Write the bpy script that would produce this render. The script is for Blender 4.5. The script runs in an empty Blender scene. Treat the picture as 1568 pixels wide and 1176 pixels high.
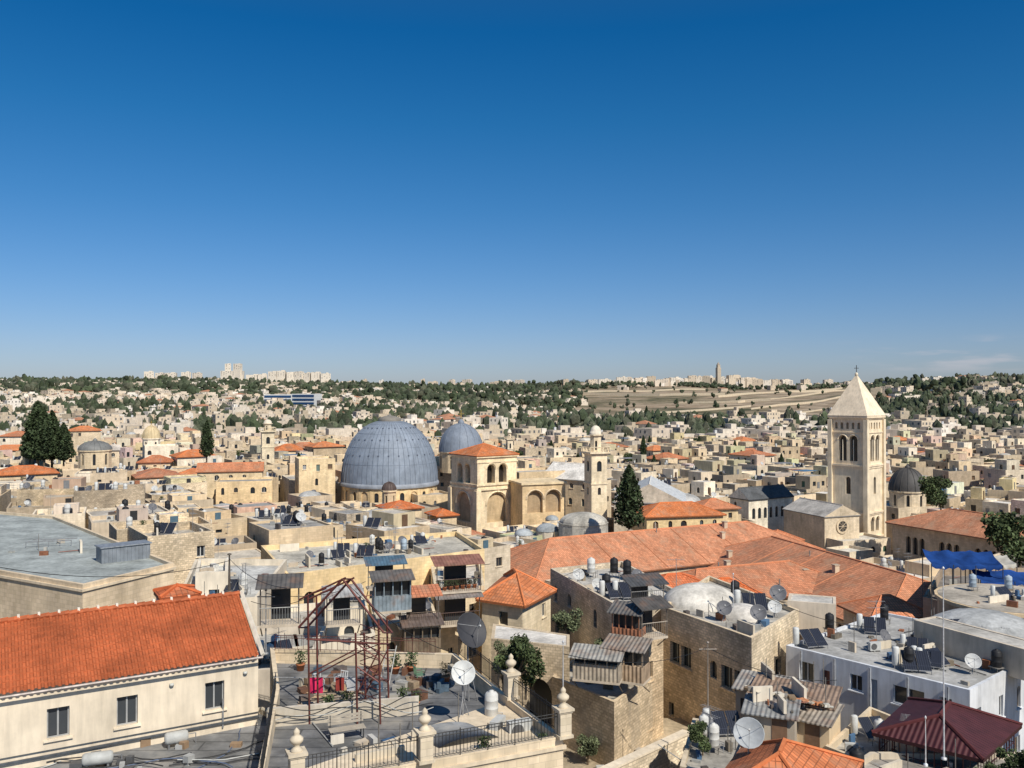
import bpy, math, random
import numpy as np
from mathutils import Vector, Matrix, noise
R=random.Random(11)
F=1350.0; H=40.0
def pt(u,d): return ((u-784)/F*d, d)
def zv(v,d): return H-(v-600)/F*d
def p3(u,v,d): return ((u-784)/F*d, d, zv(v,d))
scene=bpy.context.scene
# ---------------------------------------------------------------- materials
MATS={}
def newmat(name,rough=.9,metal=0.0,spec=.3):
    m=bpy.data.materials.new(name); m.use_nodes=True
    nt=m.node_tree; b=nt.nodes['Principled BSDF']
    b.inputs['Roughness'].default_value=rough; b.inputs['Metallic'].default_value=metal
    b.inputs['Specular IOR Level'].default_value=spec
    MATS[name]=m; return m,nt,b
def N(nt,t,**k):
    n=nt.nodes.new(t)
    for a,v in k.items(): setattr(n,a,v)
    return n
def attr(nt):
    a=N(nt,'ShaderNodeAttribute'); a.attribute_name='Col'; return a.outputs['Color']
def uvn(nt): return N(nt,'ShaderNodeUVMap').outputs[0]
def geo(nt): return N(nt,'ShaderNodeNewGeometry').outputs['Position']
def noisef(nt,vec,scale,detail=4,lo=.3,hi=.7,a=0.,b=1.,sc=None):
    if sc:
        mp=N(nt,'ShaderNodeMapping'); mp.inputs['Scale'].default_value=sc; nt.links.new(vec,mp.inputs[0]); vec=mp.outputs[0]
    n=N(nt,'ShaderNodeTexNoise'); n.inputs['Scale'].default_value=scale; n.inputs['Detail'].default_value=detail
    n.inputs['Roughness'].default_value=.6
    nt.links.new(vec,n.inputs['Vector'])
    r=N(nt,'ShaderNodeMapRange'); r.inputs[1].default_value=lo; r.inputs[2].default_value=hi; r.inputs[3].default_value=a; r.inputs[4].default_value=b
    nt.links.new(n.outputs['Fac'],r.inputs[0]); return r.outputs[0]
def mul(nt,col,fac):
    v=N(nt,'ShaderNodeVectorMath',operation='MULTIPLY'); nt.links.new(col,v.inputs[0])
    if isinstance(fac,tuple): v.inputs[1].default_value=fac
    else: nt.links.new(fac,v.inputs[1])
    return v.outputs[0]
def mixc(nt,fac,a,b):
    m=N(nt,'ShaderNodeMix',data_type='RGBA'); nt.links.new(fac,m.inputs[0])
    for i,x in ((6,a),(7,b)):
        if isinstance(x,tuple): m.inputs[i].default_value=(*x,1)
        else: nt.links.new(x,m.inputs[i])
    return m.outputs[2]
def brick(nt,vec,w,h,mort,c1,c2,cm,off=.5):
    b=N(nt,'ShaderNodeTexBrick'); b.offset=off; b.inputs['Scale'].default_value=1
    b.inputs['Brick Width'].default_value=w; b.inputs['Row Height'].default_value=h; b.inputs['Mortar Size'].default_value=mort
    b.inputs['Mortar Smooth'].default_value=.3
    b.inputs['Color1'].default_value=(c1,c1,c1,1); b.inputs['Color2'].default_value=(c2,c2,c2*.97,1); b.inputs['Mortar'].default_value=(cm,cm,cm,1)
    nt.links.new(vec,b.inputs['Vector']); return b
def bump(nt,bs,h,st,dist=.03):
    b=N(nt,'ShaderNodeBump'); b.inputs['Strength'].default_value=st; b.inputs['Distance'].default_value=dist
    nt.links.new(h,b.inputs['Height']); nt.links.new(b.outputs[0],bs.inputs['Normal'])
ST=(1.26,1.19,1.10)
m,nt,bs=newmat('stone'); uv=uvn(nt); c=mul(nt,attr(nt),ST)
bk=brick(nt,uv,.5,.27,.012,1.08,.90,.78)
c=mul(nt,c,bk.outputs['Color'])
c=mul(nt,c,noisef(nt,geo(nt),.3,7,.3,.7,.74,1.18))
c=mul(nt,c,noisef(nt,geo(nt),1.6,6,.32,.62,.82,1.08,sc=(1,1,.2)))
gy=noisef(nt,geo(nt),.5,8,.55,.75,0,.4,sc=(1,1,.45)); c=mixc(nt,gy,c,(.33,.28,.22))
nt.links.new(c,bs.inputs['Base Color']); bump(nt,bs,bk.outputs['Fac'],-.35,.02)
m,nt,bs=newmat('old_stone'); uv=uvn(nt); c=mul(nt,attr(nt),ST)
nn=N(nt,'ShaderNodeTexNoise'); nn.inputs['Scale'].default_value=1.5; nt.links.new(uv,nn.inputs['Vector'])
va=N(nt,'ShaderNodeVectorMath',operation='MULTIPLY_ADD'); nt.links.new(nn.outputs['Color'],va.inputs[0]); va.inputs[1].default_value=(.14,.12,0); nt.links.new(uv,va.inputs[2])
bk=brick(nt,va.outputs[0],.34,.19,.02,1.2,.78,.66)
c=mul(nt,c,bk.outputs['Color'])
c=mul(nt,c,noisef(nt,geo(nt),.4,8,.3,.7,.64,1.28))
c=mul(nt,c,noisef(nt,geo(nt),5,5,.3,.7,.82,1.15))
gy=noisef(nt,geo(nt),.6,8,.52,.72,0,.5,sc=(1,1,.4)); c=mixc(nt,gy,c,(.25,.22,.18))
nt.links.new(c,bs.inputs['Base Color']); bump(nt,bs,bk.outputs['Fac'],-.7,.04)
m,nt,bs=newmat('plaster'); c=mul(nt,attr(nt),ST)
c=mul(nt,c,noisef(nt,geo(nt),.6,7,.3,.7,.78,1.1))
c=mul(nt,c,noisef(nt,geo(nt),3,5,.3,.6,.82,1.04,sc=(1,1,.12)))
nt.links.new(c,bs.inputs['Base Color'])
m,nt,bs=newmat('flat_roof'); c=mul(nt,attr(nt),(1.08,1.06,1.03))
c=mul(nt,c,noisef(nt,geo(nt),.4,8,.35,.65,.62,1.18))
c=mul(nt,c,noisef(nt,geo(nt),3,6,.35,.65,.78,1.12))
nt.links.new(c,bs.inputs['Base Color'])
m,nt,bs=newmat('membrane',.75); c=attr(nt)
bk=brick(nt,uvn(nt),9,.95,.05,1.1,.9,.5)
c=mul(nt,c,bk.outputs['Color'])
c=mul(nt,c,noisef(nt,geo(nt),.7,8,.3,.7,.45,1.5))
dd_=noisef(nt,geo(nt),.35,9,.55,.72,0,.6); c=mixc(nt,dd_,c,(.34,.30,.24))
nt.links.new(c,bs.inputs['Base Color'])
m,nt,bs=newmat('tile',.8); uv=uvn(nt); c=mul(nt,attr(nt),(1.18,1.16,1.14))
bk=brick(nt,uv,.27,.36,.03,1.2,.78,.5,0)
c=mul(nt,c,bk.outputs['Color'])
c=mul(nt,c,noisef(nt,uv,.35,9,.3,.7,.70,1.25,sc=(1.6,.5,1)))
d=noisef(nt,geo(nt),.7,9,.49,.72,0,.6,sc=(1,1,.5))
c=mixc(nt,d,c,(.38,.26,.17))
d=noisef(nt,geo(nt),.25,9,.57,.68,0,.45); c=mixc(nt,d,c,(.22,.14,.09))
nt.links.new(c,bs.inputs['Base Color']); bump(nt,bs,bk.outputs['Fac'],-.8,.06)
m,nt,bs=newmat('tile_geo',.75); c=attr(nt)
bk=brick(nt,uvn(nt),.25,.34,.004,1.16,.82,.8,0)
c=mul(nt,c,bk.outputs['Color'])
c=mul(nt,c,noisef(nt,geo(nt),.7,9,.3,.7,.64,1.14))
nt.links.new(c,bs.inputs['Base Color'])
m,nt,bs=newmat('lead',.62,.0,.35); c=attr(nt)
c=mul(nt,c,noisef(nt,geo(nt),.5,7,.3,.7,.80,1.17))
c=mul(nt,c,noisef(nt,geo(nt),2.5,5,.3,.7,.86,1.1,sc=(1,1,.25)))
nt.links.new(c,bs.inputs['Base Color'])
m,nt,bs=newmat('paint',.6); c=attr(nt)
c=mul(nt,c,noisef(nt,geo(nt),3,6,.3,.7,.78,1.08)); nt.links.new(c,bs.inputs['Base Color'])
m,nt,bs=newmat('metal',.55,.3,.5); c=attr(nt)
c=mul(nt,c,noisef(nt,geo(nt),4,6,.3,.7,.6,1.2)); nt.links.new(c,bs.inputs['Base Color'])
m,nt,bs=newmat('corrugated',.65,.1,.4); c=attr(nt)
w=N(nt,'ShaderNodeTexWave'); w.inputs['Scale'].default_value=1.2; nt.links.new(uvn(nt),w.inputs['Vector'])
c=mul(nt,c,noisef(nt,geo(nt),1.5,6,.3,.7,.55,1.25)); d=noisef(nt,geo(nt),.9,8,.52,.68,0,.6); c=mixc(nt,d,c,(.24,.14,.09))
nt.links.new(c,bs.inputs['Base Color']); bump(nt,bs,w.outputs['Fac'],.8,.06)
m,nt,bs=newmat('sheet_metal',.6,.1,.4); c=attr(nt)
w=N(nt,'ShaderNodeTexWave'); w.inputs['Scale'].default_value=1.2; nt.links.new(uvn(nt),w.inputs['Vector'])
c=mul(nt,c,noisef(nt,geo(nt),1.5,6,.3,.7,.7,1.2)); nt.links.new(c,bs.inputs['Base Color']); bump(nt,bs,w.outputs['Fac'],.8,.06)
m,nt,bs=newmat('glass',.15,0,.6); nt.links.new(attr(nt),bs.inputs['Base Color'])
m,nt,bs=newmat('panel',.25,0,.6); bk=brick(nt,uvn(nt),.16,3,.012,1,.9,3,0)
nt.links.new(mul(nt,attr(nt),bk.outputs['Color']),bs.inputs['Base Color'])
m,nt,bs=newmat('gold',.3,.9,.5); nt.links.new(attr(nt),bs.inputs['Base Color'])
m,nt,bs=newmat('leaf',.7,0,.2); c=mul(nt,attr(nt),noisef(nt,geo(nt),1.2,4,.3,.7,.55,1.5)); nt.links.new(c,bs.inputs['Base Color'])
m,nt,bs=newmat('bark',.9); c=mul(nt,attr(nt),noisef(nt,geo(nt),6,4,.3,.7,.6,1.3)); nt.links.new(c,bs.inputs['Base Color'])
m,nt,bs=newmat('cloth',.9,0,.1); nt.links.new(mul(nt,attr(nt),noisef(nt,geo(nt),.8,5,.3,.7,.6,1.4)),bs.inputs['Base Color'])
m,nt,bs=newmat('earth',.95,0,.1); g=geo(nt)
f1=noisef(nt,g,.006,9,.40,.53,0,1); f2=noisef(nt,g,.03,8,.4,.6,0,1)
dry=mixc(nt,f2,(.29,.215,.14),(.42,.33,.23)); gr=mixc(nt,f2,(.09,.09,.05),(.20,.165,.10))
c=mixc(nt,f1,gr,dry); c=mul(nt,c,noisef(nt,g,.25,6,.3,.7,.75,1.2))
wv=N(nt,'ShaderNodeTexWave'); wv.wave_profile='SIN'; wv.bands_direction='Z'; wv.inputs['Scale'].default_value=.09; wv.inputs['Distortion'].default_value=4; wv.inputs['Detail'].default_value=4; wv.inputs['Detail Scale'].default_value=.03; nt.links.new(g,wv.inputs['Vector'])
mr=N(nt,'ShaderNodeMapRange'); mr.inputs[3].default_value=.80; mr.inputs[4].default_value=1.10; nt.links.new(wv.outputs['Fac'],mr.inputs[0]); c=mul(nt,c,mr.outputs[0])
nt.links.new(c,bs.inputs['Base Color'])
# ---------------------------------------------------------------- mesh builder
class MB:
    def __init__(s): s.v=[]; s.f=[]; s.m=[]; s.c=[]; s.s=[]
    def face(s,pts,m='stone',c=(.5,.5,.5)):
        i=len(s.v); s.v.extend(pts); s.f.append(tuple(range(i,i+len(pts)))); s.m.append(m); s.c.append(c); s.s.append(False)
    def add(s,vs,fs,m,c,smooth=False):
        i=len(s.v); s.v.extend(vs)
        for f in fs: s.f.append(tuple(i+k for k in f)); s.m.append(m); s.c.append(c); s.s.append(smooth)
    def mesh(s,name):
        me=bpy.data.meshes.new(name); me.from_pydata([tuple(p) for p in s.v],[],s.f)
        names=sorted(set(s.m)); idx={n:i for i,n in enumerate(names)}
        for n in names: me.materials.append(MATS[n])
        me.polygons.foreach_set('material_index',[idx[k] for k in s.m])
        me.polygons.foreach_set('use_smooth',s.s)
        nf=len(s.f); nl=len(me.loops)
        tot=np.zeros(nf,int); me.polygons.foreach_get('loop_total',tot)
        nor=np.zeros(nf*3); me.polygons.foreach_get('normal',nor); nor=nor.reshape(-1,3)
        vi=np.zeros(nl,int); me.loops.foreach_get('vertex_index',vi)
        co=np.array([tuple(p) for p in s.v],float)[vi]; pi=np.repeat(np.arange(nf),tot)
        n=nor[pi]; t=np.stack([-n[:,1],n[:,0],np.zeros(nl)],1); ln=np.linalg.norm(t,axis=1)
        flat=ln<.15; t[flat]=(1,0,0); ln[flat]=1; t/=ln[:,None]
        b=np.cross(n,t); b[flat]=(0,1,0)
        uv=np.stack([(co*t).sum(1),(co*b).sum(1)],1)
        l=me.uv_layers.new(name='UVMap'); l.data.foreach_set('uv',uv.ravel())
        a=me.attributes.new('Col','FLOAT_COLOR','CORNER')
        cc=np.array([(x[0],x[1],x[2],1) for x in s.c])[pi]; a.data.foreach_set('color',cc.ravel())
        return me
    def build(s,name,loc=(0,0,0)):
        o=bpy.data.objects.new(name,s.mesh(name)); o.location=loc; scene.collection.objects.link(o); return o
def box(mb,c,dx,dy,dz,yaw=0,m='stone',col=(.5,.5,.5),z0=None):
    x,y,z=c; ca,sa=math.cos(yaw),math.sin(yaw); v=[]
    for zz in (z,z+dz):
        for a,b in ((-1,-1),(1,-1),(1,1),(-1,1)):
            px,py=a*dx/2,b*dy/2; v.append((x+px*ca-py*sa,y+px*sa+py*ca,zz))
    mb.add(v,[(3,2,1,0),(4,5,6,7),(0,1,5,4),(1,2,6,5),(2,3,7,6),(3,0,4,7)],m,col)
def beam(mb,a,b,r,m='metal',col=(.3,.3,.3),n=5,r2=None):
    a=Vector(a); b=Vector(b); d=b-a
    if d.length<1e-5: return
    if r2 is None: r2=r
    q=d.to_track_quat('Z','Y'); vs=[]
    for p,rr in ((a,r),(b,r2)):
        for i in range(n):
            t=2*math.pi*i/n; vs.append(tuple(p+q@Vector((rr*math.cos(t),rr*math.sin(t),0))))
    fs=[(i,(i+1)%n,n+(i+1)%n,n+i) for i in range(n)]+[tuple(range(n-1,-1,-1)),tuple(range(n,2*n))]
    mb.add(vs,fs,m,col)
def lathe(mb,c,prof,n,m,col,smooth=True,a0=0.0,sx=1,sy=1):
    vs=[];fs=[]
    for r,z in prof:
        for i in range(n):
            t=a0+2*math.pi*i/n; vs.append((c[0]+r*sx*math.cos(t),c[1]+r*sy*math.sin(t),c[2]+z))
    for k in range(len(prof)-1):
        for i in range(n):
            j=(i+1)%n; fs.append((k*n+i,k*n+j,(k+1)*n+j,(k+1)*n+i))
    mb.add(vs,fs,m,col,smooth)
def domeprof(r,h,n=8,z0=0): return [(max(.01,r*math.cos(i/n*math.pi/2)),z0+h*math.sin(i/n*math.pi/2)) for i in range(n+1)]
def area(p): return sum(p[i][0]*p[(i+1)%len(p)][1]-p[(i+1)%len(p)][0]*p[i][1] for i in range(len(p)))/2
def ccw(p): return list(p) if area(p)>0 else list(p)[::-1]
def offset(p,o):
    n=len(p); L=[]
    for i in range(n):
        a=p[i]; b=p[(i+1)%n]; dx,dy=b[0]-a[0],b[1]-a[1]; l=math.hypot(dx,dy) or 1; dx/=l;dy/=l
        L.append(((a[0]+dy*o,a[1]-dx*o),(dx,dy)))
    out=[]
    for i in range(n):
        (a,d1),(b,d2)=L[i-1],L[i]; cr=d1[0]*d2[1]-d1[1]*d2[0]
        if abs(cr)<1e-4: out.append(b); continue
        t=((b[0]-a[0])*d2[1]-(b[1]-a[1])*d2[0])/cr; out.append((a[0]+d1[0]*t,a[1]+d1[1]*t))
    return out
def lerp(p,q,t): return (p[0]+(q[0]-p[0])*t,p[1]+(q[1]-p[1])*t)
def band(mb,pts,z,h,out,m='stone',c=(.5,.42,.3)):
    p=offset(ccw(pts),out); n=len(p); vs=[(x,y,z) for x,y in p]+[(x,y,z+h) for x,y in p]
    mb.add(vs,[(i,(i+1)%n,n+(i+1)%n,n+i) for i in range(n)]+[tuple(range(n-1,-1,-1)),tuple(range(n,2*n))],m,c)
GL=(.025,.03,.035)
def wall(mb,p0,p1,z0,z1,ops,m,c,depth=.22):
    dx,dy=p1[0]-p0[0],p1[1]-p0[1]; L=math.hypot(dx,dy)
    if L<.01: return
    dx/=L;dy/=L; nx,ny=dy,-dx
    def Q(s,z,o=0): return (p0[0]+dx*s+nx*o,p0[1]+dy*s+ny*o,z0+z)
    h=z1-z0
    ops=[o for o in ops if o[0]>.05 and o[1]<L-.05 and o[2]>=0.02 and o[3]<h-.02]
    xs=sorted({0,L}|{o[0] for o in ops}|{o[1] for o in ops})
    for a,b in zip(xs[:-1],xs[1:]):
        if b-a<1e-4: continue
        mid=(a+b)/2; iv=sorted((o[2],o[3]) for o in ops if o[0]<mid<o[1]); z=0
        for lo,hi in iv:
            if lo>z+1e-4: mb.face([Q(a,z),Q(b,z),Q(b,lo),Q(a,lo)],m,c)
            z=max(z,hi)
        if z<h: mb.face([Q(a,z),Q(b,z),Q(b,h),Q(a,h)],m,c)
    for o in ops:
        a,b,lo,hi=o[:4]; arch=o[4] if len(o)>4 else 0; pm=o[5] if len(o)>5 else 'glass'; pc=o[6] if len(o)>6 else GL
        D=-(o[7] if len(o)>7 else depth); fr=o[8] if len(o)>8 else None
        rc=tuple(x*.95 for x in c)
        mb.face([Q(a,lo),Q(b,lo),Q(b,lo,D),Q(a,lo,D)],m,rc); mb.face([Q(a,lo),Q(a,lo,D),Q(a,hi,D),Q(a,hi)],m,rc)
        mb.face([Q(b,lo,D),Q(b,lo),Q(b,hi),Q(b,hi,D)],m,rc)
        if not arch: mb.face([Q(a,hi,D),Q(b,hi,D),Q(b,hi),Q(a,hi)],m,rc)
        mb.face([Q(a,lo,D),Q(b,lo,D),Q(b,hi,D),Q(a,hi,D)],pm,pc)
        if arch:
            r=(b-a)/2; rz=min(r*arch,hi-lo-.05); k=8; cx=(a+b)/2
            A=[(cx-r*math.cos(math.pi*i/k),hi-rz+rz*math.sin(math.pi*i/k)) for i in range(k+1)]
            for (s0,h0),(s1,h1) in zip(A[:-1],A[1:]):
                mb.face([Q(s0,h0),Q(s1,h1),Q(s1,hi),Q(s0,hi)],m,c)
                mb.face([Q(s0,h0,D),Q(s1,h1,D),Q(s1,h1),Q(s0,h0)],m,rc)
        if fr:
            t=.035; E=D+.06
            def bar(s0,s1,h0,h1):
                mb.face([Q(s0,h0,E),Q(s1,h0,E),Q(s1,h1,E),Q(s0,h1,E)],'paint',fr)
            bar(a,a+.06,lo,hi);bar(b-.06,b,lo,hi);bar(a+.06,b-.06,lo,lo+.06);bar(a+.06,b-.06,hi-.06,hi);bar((a+b)/2-t,(a+b)/2+t,lo+.06,hi-.06)
            cx=(a+b)/2; q=Q(cx,lo-.09,.03); box(mb,q,b-a+.25,.16,.07,math.atan2(dy,dx),m,tuple(min(1,x*1.15) for x in c))
CREAM=[(.57,.47,.33),(.62,.52,.38),(.53,.43,.30),(.63,.56,.45),(.47,.40,.30),(.60,.49,.34),(.57,.49,.38),(.68,.62,.52),(.44,.37,.28),(.52,.44,.33)]
ROOFC=[(.50,.46,.40),(.60,.56,.50),(.34,.33,.31),(.54,.49,.41),(.66,.63,.58),(.42,.39,.34),(.46,.41,.33)]
ORANGE=[(.52,.17,.06),(.46,.17,.08),(.55,.20,.08),(.42,.18,.10)]
def autowins(L,h,r,dens=.6,rows=2,top=1.3,arch=.3,fr=None,big=1.):
    ops=[]; n=max(1,int(L/2.6))
    for k in range(rows):
        hi=h-top-k*3.1
        if hi<1.6: break
        for i in range(n):
            if r.random()>dens: continue
            s=(i+.5)*L/n+r.uniform(-.3,.3); w=r.uniform(.3,.55)*big; hh=r.uniform(1.0,1.6)*big
            sh=r.random(); pc=GL if sh<.7 else r.choice([(.05,.10,.13),(.16,.10,.06),(.3,.3,.3),(.06,.12,.08)])
            f=r.choice([(.6,.6,.58),(.2,.16,.12),None]) if fr else None
            ops.append((s-w,s+w,hi-hh,hi,1.0 if r.random()<arch else 0,'glass' if sh<.7 else 'paint',pc,.22,f))
    return ops
HERO=[]
def inside(p,q):
    x,y=p; c=False; n=len(q)
    for i in range(n):
        a=q[i]; b=q[i-1]
        if (a[1]>y)!=(b[1]>y) and x<(b[0]-a[0])*(y-a[1])/(b[1]-a[1])+a[0]: c=not c
    return c
def hiproof(mb,q,ze,rise,hip=1.0,over=.45,c=ORANGE[0],m='tile',wc=(.5,.42,.3)):
    q=ccw(q)
    def d(a,b): return math.hypot(a[0]-b[0],a[1]-b[1])
    if d(q[0],q[1])<d(q[1],q[2]): q=q[1:]+q[:1]
    g=offset(q,over); L=d(g[0],g[1]); W=d(g[1],g[2])
    ax=((g[1][0]-g[0][0])/L,(g[1][1]-g[0][1])/L)
    mA=((g[0][0]+g[3][0])/2,(g[0][1]+g[3][1])/2); mB_=((g[1][0]+g[2][0])/2,(g[1][1]+g[2][1])/2)
    k=min(W/2*hip,L/2-.01)
    r0=(mA[0]+ax[0]*k,mA[1]+ax[1]*k,ze+rise); r1=(mB_[0]-ax[0]*k,mB_[1]-ax[1]*k,ze+rise)
    G=[(x,y,ze) for x,y in g]
    mb.face([G[0],G[1],r1,r0],m,c); mb.face([G[2],G[3],r0,r1],m,c)
    mm,cc=(m,c) if hip>0 else ('stone',wc)
    mb.face([G[1],G[2],r1],mm,cc); mb.face([G[3],G[0],r0],mm,cc)
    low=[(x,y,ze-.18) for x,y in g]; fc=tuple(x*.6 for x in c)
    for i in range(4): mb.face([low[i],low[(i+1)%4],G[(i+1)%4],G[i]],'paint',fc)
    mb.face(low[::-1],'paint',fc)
    cap=tuple(min(1,x*1.05) for x in c)
    up=lambda p:(p[0],p[1],p[2]+.03)
    beam(mb,up(r0),up(r1),.12,'plaster',cap)
    if hip>0:
        for a,b in ((G[0],r0),(G[3],r0),(G[1],r1),(G[2],r1)): beam(mb,up(a),up(b),.09,'plaster',cap)
def bldg(name,pts,zt,zb,col=None,roofcol=None,mat='stone',par=.5,roof='flat',rise=2.2,wins=None,dens=.6,rows=2,seed=None,orange=None,arch=.3,fr=True,hero=True,mb=None,rmat='flat_roof',build=True,skipback=False,hip=1.0,over=.45):
    r=random.Random(seed if seed is not None else R.random()); pts=ccw(pts); n=len(pts)
    col=col or r.choice(CREAM); roofcol=roofcol or r.choice(ROOFC); mb=mb or MB()
    for i in range(n):
        a,b=pts[i],pts[(i+1)%n]; L=math.hypot(b[0]-a[0],b[1]-a[1]); ny=-(b[0]-a[0])/max(L,.01)
        if wins is not None and i in wins: ops=wins[i]
        elif skipback and ny>.25: ops=[]
        else: ops=autowins(L,zt-zb,r,dens,rows,1.3 if roof=='flat' else .8,arch,fr)
        wall(mb,a,b,zb,zt,ops,mat,col)
    if roof=='flat':
        q=offset(pts,-.22); ro=[(x,y,zt) for x,y in pts]; ri=[(x,y,zt) for x,y in q]; zl=zt-par; rl=[(x,y,zl) for x,y in q]
        cc=tuple(min(1,x*1.05) for x in col)
        for i in range(n):
            j=(i+1)%n; mb.face([ro[i],ro[j],ri[j],ri[i]],'plaster',cc); mb.face([ri[i],ri[j],rl[j],rl[i]],mat,col)
        mb.face(rl,rmat,roofcol)
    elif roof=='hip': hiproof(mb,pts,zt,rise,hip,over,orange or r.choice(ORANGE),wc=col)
    if hero: HERO.append(pts)
    if build: return mb.build(name)
    return mb
def ybox(u,d,la,lb,yaw=27,left=False):
    x,y=pt(u,d) if not isinstance(u,tuple) else u; t=math.radians(yaw); ca,sa=math.cos(t),math.sin(t)
    a=(ca,sa); b=(-sa,ca)
    return [(x,y),(x+a[0]*la,y+a[1]*la),(x+a[0]*la+b[0]*lb,y+a[1]*la+b[1]*lb),(x+b[0]*lb,y+b[1]*lb)]
def rndin(pts,r,k=.85):
    cx=sum(p[0] for p in pts)/len(pts); cy=sum(p[1] for p in pts)/len(pts); a,b=r.sample(range(len(pts)),2); t=r.random(); k=r.uniform(.15,k)
    return cx+(pts[a][0]*t+pts[b][0]*(1-t)-cx)*k, cy+(pts[a][1]*t+pts[b][1]*(1-t)-cy)*k
JC=[(.5,.48,.42),(.12,.1,.09),(.3,.12,.06),(.35,.35,.33),(.45,.4,.33),(.08,.16,.28),(.55,.53,.48),(.2,.17,.13)]
def junk(mb,pts,z,n,r,s=1.0):
    for k in range(n):
        x,y=rndin(pts,r,.9); q=r.random(); an=r.choice([.47,2.04])+r.uniform(-.1,.1)
        if q<.55: box(mb,(x,y,z),s*r.uniform(.15,.9),s*r.uniform(.1,.6),s*r.uniform(.05,.6),r.uniform(0,3),r.choice(['paint','plaster','metal','bark']),r.choice(JC))
        elif q<.75: l=r.uniform(.8,3); beam(mb,(x,y,z+.06),(x+l*math.cos(an),y+l*math.sin(an),z+.08),.03,'paint',r.choice([(.05,.05,.05),(.45,.45,.42),(.3,.12,.08)]),4)
        elif q<.88: beam(mb,(x,y,z),(x,y,z+r.uniform(.5,2.2)),.025,'metal',(.25,.23,.2),4)
        else: l=r.uniform(.8,2.2); box(mb,(x,y,z),l,.16,r.uniform(.4,1.0),an,'plaster',r.choice([(.5,.46,.38),(.6,.56,.48)]))
# ---------------------------------------------------------------- rooftop items (prototypes)
PRO={}
def proto(key,mb): PRO[key]=mb.mesh(key)
def place(key,x,y,z,yaw=0,s=1.0):
    o=bpy.data.objects.new(key,PRO[key]); o.location=(x,y,z); o.rotation_euler=(0,0,yaw); o.scale=(s,s,s); scene.collection.objects.link(o); return o
for key,col in (('white_water_tank',(.60,.59,.55)),('black_water_tank',(.02,.02,.022)),('blue_grey_water_tank',(.35,.42,.48))):
    mb=MB()
    for a in (-.35,.35):
        for b in (-.35,.35): beam(mb,(a,b,0),(a,b,.55),.03,'metal',(.25,.23,.2),4)
    box(mb,(0,0,.5),.95,.95,.06,0,'metal',(.3,.28,.25))
    lathe(mb,(0,0,.56),[(.02,0),(.40,0),(.42,.04),(.42,.45),(.435,.47),(.42,.5),(.42,.95),(.435,.97),(.42,1.0),(.42,1.3),(.32,1.43),(.14,1.47),(.14,1.55),(.01,1.56)],14,'paint',col)
    beam(mb,(.42,0,.7),(.7,0,.7),.025,'metal',(.4,.4,.4),4); beam(mb,(.7,0,.7),(.7,0,0),.025,'metal',(.4,.4,.4),4)
    proto(key,mb)
mb=MB()
for x in (-.95,.95):
    beam(mb,(x,-.7,0),(x,-.7,.25),.03); beam(mb,(x,.7,0),(x,.7,1.35),.03); beam(mb,(x,-.7,.25),(x,.7,1.35),.03)
for x in (-.5,.5):
    v=[(x-.46,-.75,.3),(x+.46,-.75,.3),(x+.46,.68,1.38),(x-.46,.68,1.38)]; w=[(a,b+.04,c-.09) for a,b,c in v]
    mb.add(v+w,[(0,1,2,3)],'panel',(.02,.022,.03)); mb.add(v+w,[(0,4,5,1),(1,5,6,2),(2,6,7,3),(3,7,4,0),(7,6,5,4)],'metal',(.5,.5,.5))
tb=MB(); lathe(tb,(-1.35,.5,.2),[(.01,0),(.22,.03),(.27,.1),(.27,1.35),(.22,1.43),(.01,1.46)],12,'paint',(.58,.58,.55))
mb.add(tb.v,tb.f,'paint',(.60,.60,.57),True)
for a in (0,2.1,4.2): beam(mb,(-1.35+.24*math.cos(a),.5+.24*math.sin(a),0),(-1.35+.24*math.cos(a),.5+.24*math.sin(a),.25),.025)
proto('solar_water_heater',mb)
def dish(mb,r,col,az=0,el=35,zc=1.2):
    dep=r*.30; n=20; prof=[(max(.005,r*i/6),dep*(i/6)**2) for i in range(7)]
    M=Matrix.Translation((0,0,zc))@Matrix.Rotation(az,4,'Z')@Matrix.Rotation(math.radians(90-el),4,'X')
    tb=MB(); lathe(tb,(0,0,0),prof,n,'paint',col); lathe(tb,(0,0,-.03),prof,n,'paint',tuple(c*.8 for c in col)); lathe(tb,(0,0,0),[(r,dep),(r+.03,dep+.01),(r,dep-.03)],n,'paint',col)
    mb.add([tuple(M@Vector(p)) for p in tb.v],tb.f,'paint',col,True)
    f=M@Vector((0,0,r*.95))
    for k in range(3):
        a=k*2.094+.5; beam(mb,tuple(M@Vector((r*.97*math.cos(a),r*.97*math.sin(a),dep))),tuple(f),.012,'metal',(.3,.3,.3),4)
    beam(mb,tuple(f),tuple(M@Vector((0,0,r*.95+.16))),.05,'paint',(.5,.5,.48),6)
    beam(mb,(0,0,0),tuple(M@Vector((0,0,-.12))),.04,'metal',(.3,.3,.3),6)
    for a in (0,2.1,4.2): beam(mb,(.4*math.cos(a),.4*math.sin(a),0),(0,0,zc*.55),.02,'metal',(.3,.3,.3),4)
mb=MB(); dish(mb,.6,(.52,.52,.50),0,38,1.0); proto('satellite_dish',mb)
mb=MB(); dish(mb,.55,(.14,.14,.15),0,35,1.0); proto('grey_satellite_dish',mb)
mb=MB(); beam(mb,(0,0,0),(0,0,3.2),.025); 
for k,(z,l) in enumerate(((3.1,.9),(2.6,.7))):
    beam(mb,(-.7,0,z),(.7,0,z),.012,n=4)
    for i in range(7): beam(mb,(-.65+i*.21,-l/2*(1-.06*i),z),(-.65+i*.21,l/2*(1-.06*i),z),.009,n=4)
proto('tv_antenna',mb)
mb=MB(); box(mb,(0,0,.1),.85,.32,.6,0,'paint',(.52,.52,.49))
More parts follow.
